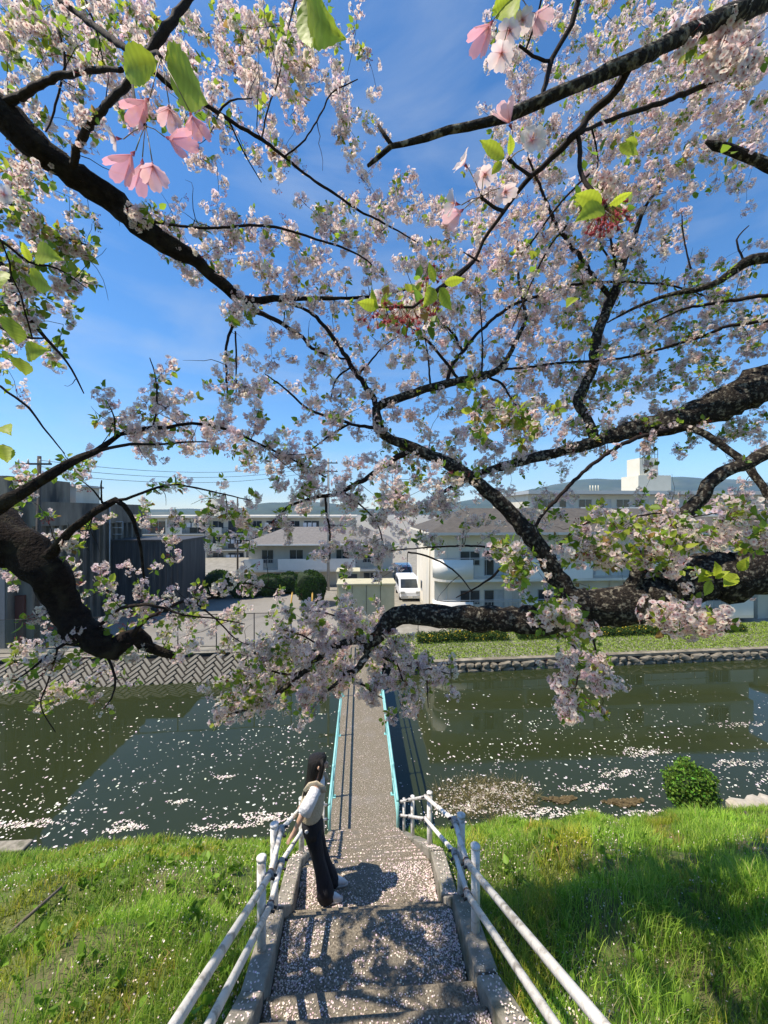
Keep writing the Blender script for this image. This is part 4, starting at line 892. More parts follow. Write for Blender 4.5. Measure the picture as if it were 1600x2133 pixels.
# ------------------------------------------------------------------ cherry trees: limbs
# each limb: (points as (photo x, photo y, distance), thickness radii in photo pixels at that distance)
LEFT = [
 ([(-200,60,2.1),(-80,170,2.2),(0,235,2.3),(70,300,2.4),(130,345,2.5),(190,385,2.6),(240,420,2.7),(290,470,2.75),(340,505,2.8),(378,527,2.85),(400,533,2.87),(430,565,2.95),(470,597,3.0),(500,622,3.1),(540,627,3.15),(572,622,3.2),(650,622,3.3),(770,618,3.5),(860,600,3.6)],
  [38,36,32,28,26,25,24,21,19,19,14,12,11,11,8,7,5,3.5,2]),
 ([(500,622,3.1),(540,650,3.1),(590,675,3.15),(630,700,3.2),(650,725,3.2),(700,745,3.3),(730,747,3.3)], [7,6,5,4.5,4,3,2]),
 ([(494,628,3.1),(485,675,3.1),(472,720,3.1),(472,800,3.15),(476,840,3.2)], [4.5,4,3.5,3,2]),
 ([(490,690,3.1),(492,740,3.1),(492,830,3.15)], [2.5,2.5,1.5]),
 ([(10,222,2.3),(60,190,2.2),(125,160,2.1),(190,145,2.0),(255,145,1.9)], [9,8,7,6.5,5]),
 ([(150,352,2.5),(155,322,2.4),(165,300,2.3),(195,250,2.1),(235,205,1.9),(275,165,1.75),(300,118,1.7),(345,60,1.7),(385,10,1.75),(430,-60,1.8)], [8,8,8,8,7.5,8,9,9,8,8]),
 ([(287,115,1.7),(260,100,1.75),(225,75,1.85),(190,50,1.95),(150,20,2.0),(110,-10,2.1)], [8,7,7,6.5,6,6]),
 ([(300,130,1.7),(340,168,1.75),(420,215,1.9),(465,240,2.0),(500,265,2.05),(545,290,2.15),(590,325,2.3),(645,370,2.45),(700,405,2.6),(750,440,2.75),(800,465,2.9),(870,505,3.0)], [6,5.5,5,5,4.5,4.5,4,3.5,3.5,3,2.5,1.5]),
 ([(592,326,2.3),(635,290,2.3),(675,225,2.35),(690,195,2.35),(745,165,2.4)], [2.5,2.2,2,2,1.3]),
 ([(545,290,2.15),(560,220,2.2),(580,165,2.3),(600,60,2.4)], [2.5,2.2,2,1.3]),
 ([(455,235,2.0),(480,210,2.0),(525,205,2.05)], [3,2.5,1.2]),
 ([(475,248,2.0),(510,320,2.2),(545,380,2.3)], [2.5,1.8,1]),
 ([(300,460,2.75),(420,475,2.7),(550,470,2.75),(650,495,2.8),(745,530,2.9),(800,575,3.0)], [4,3.5,3.5,3,2.5,1.5]),
 # low limb at the left edge
 ([(-220,900,2.5),(-100,1020,2.55),(0,1115,2.6),(55,1150,2.6),(98,1190,2.6),(120,1237,2.65),(150,1290,2.7),(197,1333,2.7),(235,1352,2.75),(262,1332,2.8),(285,1322,2.85),(300,1340,2.9),(316,1356,2.9)], [50,46,42,44,36,29,30,26,23,18,16,14,7]),
 ([(300,1345,2.9),(335,1358,2.95),(372,1371,3.0)], [10,10,6]),
 ([(85,1165,2.6),(107,1152,2.55),(129,1125,2.5),(154,1100,2.45),(190,1073,2.4),(223,1051,2.35),(242,1042,2.35),(258,1053,2.35),(278,1084,2.4),(286,1114,2.4),(294,1147,2.45),(300,1205,2.5)], [14,11,9,8,8,7.5,7,5.5,5,4,3.5,2.5]),
 ([(242,1042,2.35),(264,1040,2.35),(297,1026,2.35),(330,1015,2.4),(371,1010,2.45),(440,1023,2.5),(520,1042,2.6)], [4.5,4,3.5,3,2.6,2.2,1.2]),
 ([(218,1052,2.35),(195,1022,2.3),(172,1003,2.3)], [2.5,2,1.2]),
 ([(212,1048,2.35),(210,1010,2.3),(212,1000,2.3)], [2.5,2,1.2]),
 ([(-160,1130,2.3),(-60,1085,2.25),(0,1053,2.2),(41,1029,2.2),(82,1004,2.2),(124,978,2.2),(165,955,2.25),(200,941,2.3),(228,922,2.3),(250,905,2.35),(310,892,2.4),(350,890,2.45),(400,882,2.5),(475,895,2.65),(540,925,2.8),(625,965,2.95),(680,995,3.05)], [22,18,15,12,10,9,8,7,6,5.5,5,4.5,4,3.5,3,2.5,1.5]),
 ([(203,941,2.3),(260,927,2.3),(325,925,2.3),(375,922,2.35),(440,920,2.4)], [4.5,4,3,2.5,1.5]),
 ([(318,893,2.4),(326,850,2.4),(325,790,2.4),(312,745,2.4)], [3,2.5,2,1.2]),
 ([(240,912,2.35),(238,870,2.3),(222,835,2.3)], [2.5,2,1.2]),
 ([(205,1310,2.7),(212,1300,2.7),(234,1279,2.65),(261,1265,2.6),(302,1260,2.55),(344,1268,2.6),(366,1276,2.6),(399,1284,2.65),(440,1287,2.7),(510,1300,2.8)], [5,5,4.5,4.2,4,3.6,3,2.6,2.2,1.2]),
 ([(270,1330,2.8),(302,1293,2.75),(344,1270,2.7),(385,1251,2.75),(437,1246,2.8),(470,1228,2.85),(494,1214,2.9),(525,1217,2.95),(584,1230,3.0)], [6,5,4.5,4,3.4,3,2.6,2.2,1.4]),
 ([(400,1250,2.75),(450,1290,2.8),(490,1330,2.9),(520,1345,2.95)], [2.5,2.2,1.6,1]),
 ([(172,1318,2.7),(160,1322,2.7),(121,1350,2.6),(90,1372,2.55),(66,1394,2.5),(30,1420,2.5)], [6,5,4.5,4,3,2]),
 ([(215,1350,2.75),(240,1410,2.7),(232,1455,2.7),(215,1475,2.7)], [3.5,3,2.2,1.2]),
 ([(120,1352,2.6),(100,1420,2.55),(85,1470,2.55),(115,1525,2.55)], [2.5,2,1.6,1]),
 ([(-60,500,2.1),(0,545,2.0),(40,635,2.0),(80,685,2.05),(120,730,2.1),(150,770,2.1),(175,820,2.15)], [7,6,5,4.5,3.5,2.5,1.3]),
 ([(-60,470,2.1),(0,500,2.0),(60,545,2.1),(120,560,2.15),(180,600,2.2)], [5,4,3.5,2.5,1.2]),
 ([(-60,770,2.2),(0,805,2.2),(60,850,2.25),(90,890,2.3),(135,945,2.35)], [4.5,3.5,3,2.5,1.2]),
 ([(-60,640,1.5),(0,680,1.45),(40,700,1.4),(90,705,1.4)], [6,5,4,2]),
 ([(-40,380,2.2),(40,440,2.2),(100,480,2.2),(180,510,2.25)], [5,4,3,1.5]),
 ([(120,60,2.3),(135,130,2.3),(110,240,2.3),(95,275,2.3)], [3.5,3,2.5,1.5]),
 ([(170,-20,2.2),(200,60,2.2),(215,130,2.25)], [3,2.5,1.5]),
]
RIGHT = [
 ([(1900,1040,2.7),(1760,1120,2.8),(1680,1160,2.85),(1600,1185,2.9),(1540,1195,2.9),(1460,1203,2.95),(1400,1228,3.0),(1330,1257,3.0),(1260,1262,3.0),(1200,1268,3.05),(1140,1290,3.1),(1080,1292,3.15),(1020,1287,3.2),(960,1286,3.2),(900,1284,3.25),(850,1281,3.3),(825,1285,3.3),(803,1305,3.3),(780,1330,3.3),(755,1346,3.3)],
  [60,56,50,46,47,48,43,39,40,38,30,26,25,24,22,20,19,16,14,12]),
 ([(775,1333,3.3),(735,1335,3.3),(690,1350,3.3),(660,1375,3.35),(640,1395,3.35),(590,1435,3.4),(555,1463,3.4),(515,1478,3.45),(478,1488,3.45)], [9,8,7.5,7,6.5,6,4.5,3.5,2]),
 ([(760,1343,3.3),(767,1362,3.3),(756,1376,3.3),(742,1397,3.3),(719,1403,3.35),(713,1411,3.35),(699,1425,3.35),(680,1440,3.4),(656,1456,3.4)], [10,8,7.5,6.5,6,5,4,3,1.5]),
 ([(735,1400,3.3),(735,1419,3.3),(758,1427,3.3),(778,1443,3.3),(798,1455,3.3)], [4,3.2,2.8,2.2,1.2]),
 ([(790,1360,3.3),(805,1372,3.3),(827,1378,3.3),(865,1390,3.3),(890,1392,3.3),(940,1405,3.35)], [4.5,4,3.5,3,2.5,1.2]),
 ([(826,1378,3.3),(840,1420,3.3),(846,1450,3.3)], [2.5,2,1.2]), ([(888,1392,3.3),(890,1430,3.3),(892,1475,3.3)], [2.2,1.8,1]),
 ([(640,1395,3.35),(600,1405,3.4),(550,1395,3.4),(510,1400,3.4)], [3.5,3,2.2,1.2]),
 ([(690,1350,3.3),(660,1340,3.3),(620,1320,3.3),(575,1310,3.3)], [3.2,2.8,2.2,1.2]),
 ([(735,1335,3.3),(720,1300,3.3),(690,1280,3.3),(640,1270,3.3)], [3.2,2.8,2.2,1.2]),
 # steep branch rising to the left
 ([(1215,1262,3.05),(1190,1240,3.05),(1160,1198,3.1),(1130,1152,3.1),(1100,1110,3.1),(1060,1065,3.15),(1030,1035,3.15),(990,1000,3.2),(940,970,3.2),(890,945,3.25),(840,925,3.3),(803,907,3.3),(788,885,3.3),(784,850,3.35)], [26,22,19,18,17,15,14,13,12,11,10.5,10,10,9]),
 ([(786,848,3.35),(800,839,3.35),(840,826,3.4),(900,807,3.4),(960,792,3.45),(1012,782,3.5),(1042,766,3.5),(1066,730,3.55),(1085,690,3.6),(1096,663,3.6),(1089,625,3.65),(1080,580,3.7),(1078,500,3.75)], [9,9,9,8.5,8,8,6.5,5.5,5,4.5,4,3.2,2]),
 ([(932,797,3.45),(935,775,3.45),(950,750,3.5),(1000,690,3.5),(1060,640,3.55),(1125,615,3.6),(1200,592,3.7),(1275,587,3.75),(1400,595,3.7),(1500,630,3.7)], [5,5,4.5,4.5,4.2,3.8,3.5,3,2.5,1.5]),
 ([(955,790,3.45),(925,750,3.45),(895,715,3.45),(860,685,3.5)], [4,4,3.5,2]), ([(965,733,3.5),(940,690,3.5),(905,660,3.5)], [3.8,3.2,2]),
 ([(897,803,3.4),(892,750,3.4),(885,700,3.4)], [2.8,2.2,1.2]), ([(1003,782,3.5),(1005,720,3.5),(998,590,3.55)], [2.6,2.2,1.2]),
 ([(1045,770,3.5),(1100,765,3.55),(1150,757,3.6),(1300,745,3.7),(1450,705,3.6),(1515,680,3.5),(1600,668,3.4),(1680,660,3.3)], [3,3,3,3.2,3.8,4,4.5,5]),
 ([(1020,787,3.5),(1045,800,3.5),(1065,830,3.5),(1085,855,3.5)], [3.5,3.2,2.6,1.4]),
 ([(785,845,3.35),(768,815,3.35),(741,775,3.35),(715,735,3.35),(685,690,3.35),(645,650,3.35),(595,630,3.3)], [7,6.5,6,5.5,5,4.2,2.5]),
 ([(745,780,3.35),(770,755,3.3),(795,725,3.3),(830,700,3.3)], [3,2.5,2,1.2]), ([(732,765,3.35),(700,790,3.35),(690,830,3.35)], [3,2.5,1.4]),
 ([(785,892,3.3),(740,885,3.3),(690,870,3.3),(640,850,3.3),(600,815,3.3),(575,795,3.3),(552,779,3.3)], [5,4,3.6,3,2.6,2.2,1.3]),
 ([(730,882,3.3),(690,905,3.3),(650,935,3.3)], [3,2.5,1.4]),
 ([(850,938,3.3),(800,972,3.25),(753,1002,3.2),(712,1024,3.2),(678,1033,3.2),(647,1038,3.2),(603,1055,3.2),(575,1080,3.2),(520,1125,3.2)], [7,6,6,5.5,5,4,3.5,2.6,1.4]),
 ([(678,1035,3.2),(681,1074,3.2),(687,1105,3.2),(687,1165,3.2)], [3.5,3,2.8,2]),
 ([(712,1022,3.2),(760,1060,3.15),(790,1100,3.15),(800,1150,3.15)], [3,2.5,2,1.2]),
 # second big limb
 ([(1900,640,3.3),(1760,740,3.4),(1680,775,3.45),(1600,800,3.5),(1560,818,3.5),(1500,842,3.5),(1430,868,3.55),(1370,886,3.55),(1320,895,3.6),(1270,910,3.6),(1200,932,3.6),(1130,950,3.6),(1070,965,3.6),(1000,985,3.6),(950,1010,3.6),(900,1040,3.6)], [50,44,40,37,34,30,26,23,18,13,11,10,9,7.5,6,3]),
 ([(1240,915,3.6),(1222,870,3.65),(1205,835,3.7),(1216,808,3.75),(1235,760,3.8),(1245,697,3.85),(1265,645,3.9),(1283,602,3.9),(1295,560,3.95),(1320,495,4.0),(1345,430,4.0),(1375,390,4.0)], [9,9.5,10,10,10,10,9.5,9,7.5,6,4,2]),
 ([(1272,620,3.9),(1245,590,3.9),(1215,545,3.9),(1180,500,3.85),(1150,450,3.8),(1130,400,3.8),(1100,330,3.7)], [6,6,6,5.5,5,4,2.5]),
 ([(1290,570,3.95),(1275,520,3.9),(1270,480,3.9)], [4.5,3.5,2]),
 # branch that climbs from the low limb to the right edge
 ([(1300,1255,3.0),(1330,1195,2.95),(1360,1145,2.9),(1385,1105,2.85),(1412,1080,2.8),(1440,1057,2.8),(1462,1035,2.8),(1476,1010,2.8),(1502,988,2.8),(1550,968,2.8),(1600,943,2.8),(1700,900,2.8)], [16,15,15,14.5,14,14,13.5,13.5,13,13,13,12]),
 ([(1350,888,3.55),(1420,888,3.4),(1460,900,3.3),(1520,940,3.2),(1560,975,3.1),(1600,1030,3.0),(1640,1090,2.9)], [7,7,7.5,8,8,8,8]),
 ([(1420,889,3.4),(1350,905,3.4),(1290,930,3.35),(1225,975,3.3),(1150,1050,3.25),(1100,1115,3.2),(1060,1165,3.2),(1015,1210,3.2),(950,1245,3.2)], [6,5.5,5.5,5,4.8,4.4,3.8,3,1.5]),
 ([(800,1148,3.2),(900,1140,3.2),(965,1137,3.2),(1045,1142,3.2),(1100,1150,3.15)], [1.5,2.2,2.8,3.2,3.5]),
 ([(850,1150,3.2),(900,1162,3.2),(950,1192,3.2),(985,1235,3.2)], [2.6,2.6,2.2,1.2]),
 ([(1140,1165,3.1),(1180,1120,3.05),(1220,1090,3.0),(1290,1080,2.95),(1400,1065,2.9)], [4,3.5,3,2.5,1.3]),
 ([(1190,1240,3.0),(1178,1310,2.8),(1205,1370,2.7),(1200,1430,2.7),(1195,1490,2.7)], [5,4,3,2.2,1.3]), ([(1215,1265,3.0),(1235,1330,2.8),(1250,1400,2.75),(1258,1450,2.75)], [4,3,2.2,1.2]),
 # near branches at the top right
 ([(1760,-70,1.7),(1660,-25,1.65),(1600,0,1.6),(1540,22,1.55),(1470,52,1.5),(1400,87,1.45),(1330,121,1.4),(1260,152,1.4),(1190,182,1.35),(1130,210,1.35),(1080,231,1.35),(1030,250,1.3),(980,263,1.3),(935,271,1.3),(890,286,1.3),(840,300,1.3),(815,304,1.3),(790,325,1.3),(766,346,1.3)], [20,19,18,17,16,15,14,13,12,11,10,9.5,9,8.5,8,6.5,6,5.5,4.5]),
 ([(815,304,1.3),(801,282,1.3),(788,260,1.3)], [5.5,5,4]),
 ([(1318,128,1.4),(1292,180,1.45),(1240,225,1.5),(1215,260,1.5),(1190,290,1.5),(1150,330,1.55),(1110,365,1.55),(1075,402,1.6),(1050,440,1.6),(1035,462,1.6),(1006,502,1.65),(990,540,1.65),(955,575,1.65),(915,605,1.65),(855,640,1.65)], [9,9,8.5,8,7.5,6.5,6,5.5,5,4.5,4.5,4.2,4,3.5,2.5]),
 ([(1680,90,1.9),(1600,116,1.85),(1540,145,1.8),(1450,185,1.75),(1380,213,1.7),(1310,236,1.65),(1250,258,1.6),(1208,278,1.5)], [7,6.5,6.5,6,6,5.5,5,4]),
 ([(1225,-60,1.5),(1205,0,1.5),(1190,50,1.5),(1170,90,1.5),(1150,125,1.5),(1142,150,1.5),(1132,195,1.45),(1125,210,1.4)], [5.5,6,6,6,6,6,5.5,5]),
 ([(1145,127,1.5),(1110,118,1.45),(1082,95,1.4)], [4.5,4,3]),
 ([(1203,278,1.5),(1208,320,1.5),(1213,370,1.45),(1240,405,1.4),(1262,428,1.4)], [5.5,5.5,5.5,5,4]),
 ([(1108,368,1.55),(1075,345,1.45),(1062,330,1.4)], [4.5,4,3]), ([(1050,440,1.6),(1030,432,1.5),(1005,412,1.45)], [5,4.5,3.5]),
 ([(1650,365,2.2),(1600,345,2.2),(1540,320,2.2),(1490,302,2.2),(1470,295,2.2)], [11,10,9,8,4]),
 ([(1760,500,3.0),(1680,520,3.0),(1600,536,3.05),(1550,546,3.1),(1515,574,3.15),(1465,600,3.2),(1390,615,3.3),(1325,640,3.4),(1265,672,3.5)], [14,12,11,10,8,6.5,5,4,2]),
 ([(1680,610,3.2),(1600,615,3.2),(1500,630,3.3),(1420,645,3.4),(1330,690,3.5)], [6,5,4.2,3.2,1.5]),
 ([(1280,560,4.0),(1235,470,4.2),(1240,400,4.3)], [3,2.4,1.5]), ([(1440,560,3.2),(1425,500,3.2),(1420,440,3.2)], [2.4,2,1.2]), ([(1550,545,3.1),(1535,500,3.1),(1560,470,3.1)], [2.8,2.2,1.2]),
 ([(1180,470,2.6),(1130,540,2.7),(1060,700,2.8)], [2.4,2.4,1.2]), ([(1240,350,2.6),(1170,420,2.6),(1110,500,2.7),(1085,530,2.8)], [3,3,2.6,1.4]),
 ([(975,530,1.65),(998,545,1.6),(965,525,1.6)], [3,2.5,1.6]),
]
def smooth_path(pts, rad, step):
    pts = [Vector(p) for p in pts]; out = []; ro = []
    n = len(pts)
    for i in range(n - 1):
        p0, p1, p2, p3 = pts[max(i - 1, 0)], pts[i], pts[i + 1], pts[min(i + 2, n - 1)]
        k = max(1, int((p2 - p1).length / step))
        for j in range(k):
            t = j / k
            q = 0.5 * ((2 * p1) + (p2 - p0) * t + (2 * p0 - 5 * p1 + 4 * p2 - p3) * t * t + (3 * p1 - p0 - 3 * p2 + p3) * t ** 3)
            out.append(q); ro.append(rad[i] + (rad[i + 1] - rad[i]) * t)
    out.append(pts[-1]); ro.append(rad[-1]); return out, ro
def limb_mesh(mb, pts, rad, n, rough=0.10, seed=0):
    r_ = random.Random(seed); m = len(pts); rings = []; ref = None
    ph = [r_.uniform(0, 6) for _ in range(4)]
    for i in range(m):
        t = (pts[min(i + 1, m - 1)] - pts[max(i - 1, 0)]).normalized()
        if ref is None: ref = t.orthogonal().normalized()
        u = (ref - t * ref.dot(t)).normalized(); w = t.cross(u); ref = u
        rg = []
        for k in range(n):
            a = 2 * math.pi * k / n
            q = 1 + rough * (math.sin(3 * a + ph[0] + i * .35) * .5 + math.sin(i * .9 + ph[1]) * .35 + math.sin(5 * a - i * .7 + ph[2]) * .35 + r_.uniform(-.5, .5))
            rg.append(pts[i] + (u * math.cos(a) + w * math.sin(a)) * rad[i] * q)
        rings.append(rg)
    mb.loft(rings)
trees = {}
nodes_p, nodes_t, nodes_r = [], [], []
def make_tree(key, limbs, trunk_pts, trunk_rad, links_, label, bark):
    base_p = Vector(trunk_pts[0]); root = empty('cherry_tree', tuple(base_p), label=label, cat='tree', group='cherry trees on the embankment')
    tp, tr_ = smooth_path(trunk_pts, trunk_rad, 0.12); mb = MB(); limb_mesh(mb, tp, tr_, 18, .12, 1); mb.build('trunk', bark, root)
    for (a, ra, b, rb, mid) in links_:
        pp, rr_ = smooth_path([a, mid, b], [ra, (ra + rb) / 2, rb], 0.1); mb = MB(); limb_mesh(mb, pp, rr_, 14, .12, 2); mb.build('branch', bark, root)
    for li, (pts, rad) in enumerate(limbs):
        w = [P(*p) for p in pts]; rr0 = [(r_ if r_ > 9 else r_ * (.78 + .22 * max(0, r_ - 4) / 5)) * p[2] / 800 for r_, p in zip(rad, pts)]
        big = max(rr0) > 0.03
        pp, rr_ = smooth_path(w, rr0, 0.05 if big else 0.035)
        n = 14 if max(rr0) > 0.06 else 9 if big else 6
        jit = 0.12 if big else 0.35
        pp = [p + Vector((rnd.uniform(-1, 1), rnd.uniform(-1, 1), rnd.uniform(-1, 1))) * r_ * jit for p, r_ in zip(pp, rr_)]
        mb = MB(); limb_mesh(mb, pp, rr_, n, 0.16 if big else 0.12, li)
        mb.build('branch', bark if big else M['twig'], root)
        for p, r_ in zip(pp[::2], rr_[::2]): nodes_p.append(tuple(p)); nodes_t.append(0 if key == 'L' else 1); nodes_r.append(r_)
    trees[key] = root
L1s, L6s, L8s = P(-200, 60, 2.1), P(-220, 900, 2.5), P(-160, 1130, 2.3)
tl = Vector((-3.9, 1.3, 7.2))
make_tree('L', LEFT, [(-4.5, 0.9, bank_z(-4.5, .9) - .3), (-4.4, 0.95, 5.6), (-4.15, 1.1, 6.4), tl, (-3.5, 1.5, 8.3)], [.42, .33, .28, .26, .17],
          [(tl, .2, L6s, 50 * 2.5 / 800, Vector((-3.4, 1.8, 7.5))), (tl + Vector((.25, .1, .6)), .17, L1s, 38 * 2.1 / 800, Vector((-3.1, 1.7, 8.9))), (tl, .1, L8s, 22 * 2.3 / 800, Vector((-3.3, 1.9, 7.15)))],
          'dark barked cherry tree whose bare hooked limb hangs before the concrete hall', M['bark'])
R1s, R3s, T1s = P(1900, 1040, 2.7), P(1900, 640, 3.3), P(1760, -70, 1.7)
trr = Vector((5.0, 1.6, 7.3))
make_tree('R', RIGHT, [(5.5, 0.8, bank_z(5.5, .8) - .3), (5.4, 0.9, 5.7), (5.2, 1.2, 6.5), trr, (5.0, 2.0, 8.4)], [.5, .4, .34, .3, .2],
          [(trr, .26, R1s, 60 * 2.7 / 800, Vector((4.6, 2.1, 7.4))), (Vector((5.0, 2.0, 8.3)), .2, R3s, 50 * 3.3 / 800, Vector((5.0, 2.6, 8.9))), (Vector((5.0, 2.0, 8.3)), .14, T1s, 20 * 1.7 / 800, Vector((3.6, 1.8, 9.3)))],
          'grey lichened cherry tree reaching a thick level limb across the stairs', M['bark_grey'])

# ------------------------------------------------------------------ twigs grow towards the places where the crown carries flowers
DENS = """77476654 46765112 00005656 75776888
65666764 56777410 00004754 66575788
65367535 77777553 00014844 56677888
44355446 66777542 00012735 77788888
21134434 43255161 00005656 78888888
30033323 42031164 00016667 78888788
53210014 53141052 00005667 78887665
54200001 10151232 42036766 78885343
65420241 22314756 56646767 78773111
66530434 67766776 54666777 67751000
55640103 56557766 46777778 88642431
56640001 45456656 56777888 87755643
55620000 05466655 56777788 88666555
54320000 13344555 55566788 76667666
54310000 04314443 44456677 77666766
32210022 14303654 44456778 78877765
21103154 35413765 44567788 88876654
20014556 46633655 56677777 77665566
21022666 45664633 56677666 43344456
32120121 10367656 56776543 21211133
22121344 22146677 76765443 11134212
33112123 55544367 76654333 34453234
22111132 22521667 65322233 45545455
33234344 21211343 21112344 45443322
33345545 32432232 10012344 33111111
23334544 32234565 20000025 42145200
44344444 42146776 62000004 51001000
34354421 11577777 76300013 41000000
33444310 14777546 64200003 32000000
12334200 16534001 42000003 21000000
00110000 01002000 00000001 00000000""".split('\n')
DENS = np.array([[int(c) for c in r.replace(' ', '')] for r in DENS], float)
DX = [0, 400, 800, 1200, 1600]; DYs = [0, 400, 800, 1200, 1550]
DT = np.array([[2.3, 2.6, 2.9, 3.6, 3.3], [2.2, 2.9, 3.4, 3.8, 3.6], [2.1, 2.4, 3.4, 3.9, 3.6], [2.8, 2.8, 3.4, 3.3, 3.0], [2.6, 3.1, 3.5, 3.0, 2.9]])
def depth_at(px, py):
    row = [np.interp(px, DX, DT[k]) for k in range(5)]; return float(np.interp(py, DYs, row))
def leafy(px, py):
    if py > 980 and px < 620: return 0.30
    if px < 220 and py > 430: return 0.35
    if px > 1180 and 540 < py < 930: return 0.28
    if px > 1000 and py > 1050: return 0.34
    if py < 120 or px < 140: return 0.22
    return 0.10
tips = []
for r_ in range(DENS.shape[0]):
    for c_ in range(32):
        dn = DENS[r_, c_]
        k = dn * 0.54 * (0.42 + 0.08 * dn) * (2.5 if r_ >= 25 and 9 <= c_ <= 20 else .72 if r_ >= 20 and c_ <= 8 else 1.15 if r_ > 18 else 1.3 if r_ >= 7 and c_ >= 16 else 1.0); k = int(k) + (rnd.random() < k - int(k))
        for _ in range(k):
            px, py = (c_ + rnd.random()) * 50, (r_ + rnd.random()) * 50
            d = depth_at(px, py) + rnd.uniform(-.25, .70)
            tips.append((P(px, py, d), leafy(px, py), 10))
# leafy sprays that hang nearer than the level limb of the right-hand tree
for (cx_, cy_, rx_, ry_, d0, n_, lf_) in ((1310, 1125, 150, 70, 2.05, 46, .45), (1180, 1285, 48, 50, 2.0, 16, .35), (1440, 1282, 85, 34, 1.9, 20, .12), (1545, 1095, 75, 50, 2.0, 20, .35), (1185, 1430, 26, 70, 2.3, 12, .12), (1245, 1390, 20, 50, 2.3, 8, .15),
                                          (1075, 1175, 70, 40, 2.2, 14, .5), (870, 1000, 90, 60, 2.4, 14, .25), (1080, 870, 120, 40, 2.0, 18, .4), (840, 640, 70, 45, 1.7, 12, .3), (1240, 430, 60, 40, 1.7, 10, .45), (1500, 90, 90, 60, 1.6, 22, .1)):
    for _ in range(n_):
        a = rnd.uniform(0, 6.283); q = math.sqrt(rnd.random()); tips.append((P(cx_ + rx_ * q * math.cos(a), cy_ + ry_ * q * math.sin(a), d0 + rnd.uniform(-.15, .2)), lf_, 6))
# the crowns go on beyond the frame: overhead, behind and to both sides
for _ in range(330):
    s = rnd.choice((-1, 1)); 
    p = Vector((s * rnd.uniform(0.6, 6.5) , rnd.uniform(-2.0, 5.5), rnd.uniform(7.6, 11.0)))
    d = p.dot(FWD); xc = p.dot(RGT)
    if d > 0.2 and abs(xc) < d * 1.04 and abs(EYE - p.z) < d * 1.37: continue
    if s < 0 and p.y > 1.2 and rnd.random() < .65: continue
    t_ = (p.z - stair_z(max(0, min(8, p.y)))) / -SDIR.z; q_ = p + SDIR * t_     # keep most of the stairs and slopes in the sun
    if -3.5 < q_.x < 4.5 and 1.0 < q_.y < 8 and rnd.random() < (.9 if abs(q_.x) < 1.3 else .6): continue
    tips.append((p, 0.15, 6))
NP = np.array(nodes_p); NT = np.array(nodes_t); NR = np.array(nodes_r)
cap = len(NP) + 60000
AP = np.zeros((cap, 3)); AT = np.zeros(cap, int); AR = np.zeros(cap); n_ = len(NP); AP[:n_] = NP; AT[:n_] = NT; AR[:n_] = NR
tip_p = np.array([tuple(t[0]) for t in tips])
dist0 = np.array([np.min(((NP - t) ** 2).sum(1)) for t in tip_p])
order = np.argsort(dist0)
twigs = {0: MB(), 1: MB()}
umb = {0: [], 1: []}; lvs = {0: [], 1: []}
for ti in order:
    T, lf, cnt = tips[ti]; Tn = tip_p[ti]
    dd = ((AP[:n_] - Tn) ** 2).sum(1); k = int(np.argmin(dd)); dist = math.sqrt(dd[k])
    A = Vector(AP[k]); tr_ = int(AT[k])
    if dist < 0.03: path = [A, T]
    mid = A.lerp(T, .5) + Vector((rnd.uniform(-1, 1), rnd.uniform(-1, 1), rnd.uniform(-.4, 1.0))) * dist * .16
    m = max(2, int(dist / 0.05)); path = []
    for j in range(m + 1):
        t = j / m; q = A * ((1 - t) ** 2) + mid * (2 * t * (1 - t)) + T * (t * t)
        if 0 < j < m: q = q + Vector((rnd.uniform(-1, 1), rnd.uniform(-1, 1), rnd.uniform(-1, 1))) * 0.006
        path.append(q)
    r0 = min(AR[k] * .8, 0.0028 + 0.0065 * min(dist, 1.2)); r1 = 0.0016
    rr_ = [r0 + (r1 - r0) * (j / m) ** .8 for j in range(m + 1)]
    twigs[tr_].tube(path, rr_, 5 if r0 > .005 else 4, cap=False)
    for j in range(1, m + 1):
        AP[n_] = path[j]; AT[n_] = tr_; AR[n_] = rr_[j]; n_ += 1
    tail = [q for q in path if (q - T).length < 0.24] or [T]
    tdir = (T - A).normalized() if dist > 1e-4 else Vector((0, 0, 1))
    for q in range(cnt):
        b0 = tail[rnd.randrange(len(tail))] if rnd.random() < .75 else T
        dv = Vector((rnd.gauss(0, 1), rnd.gauss(0, 1), rnd.gauss(0.0, 1))).normalized()
        pos = b0 + dv * rnd.uniform(.005, .05)
        (lvs if rnd.random() < lf else umb)[tr_].append((pos, (dv * .8 + Vector((0, 0, -.35))).normalized()))

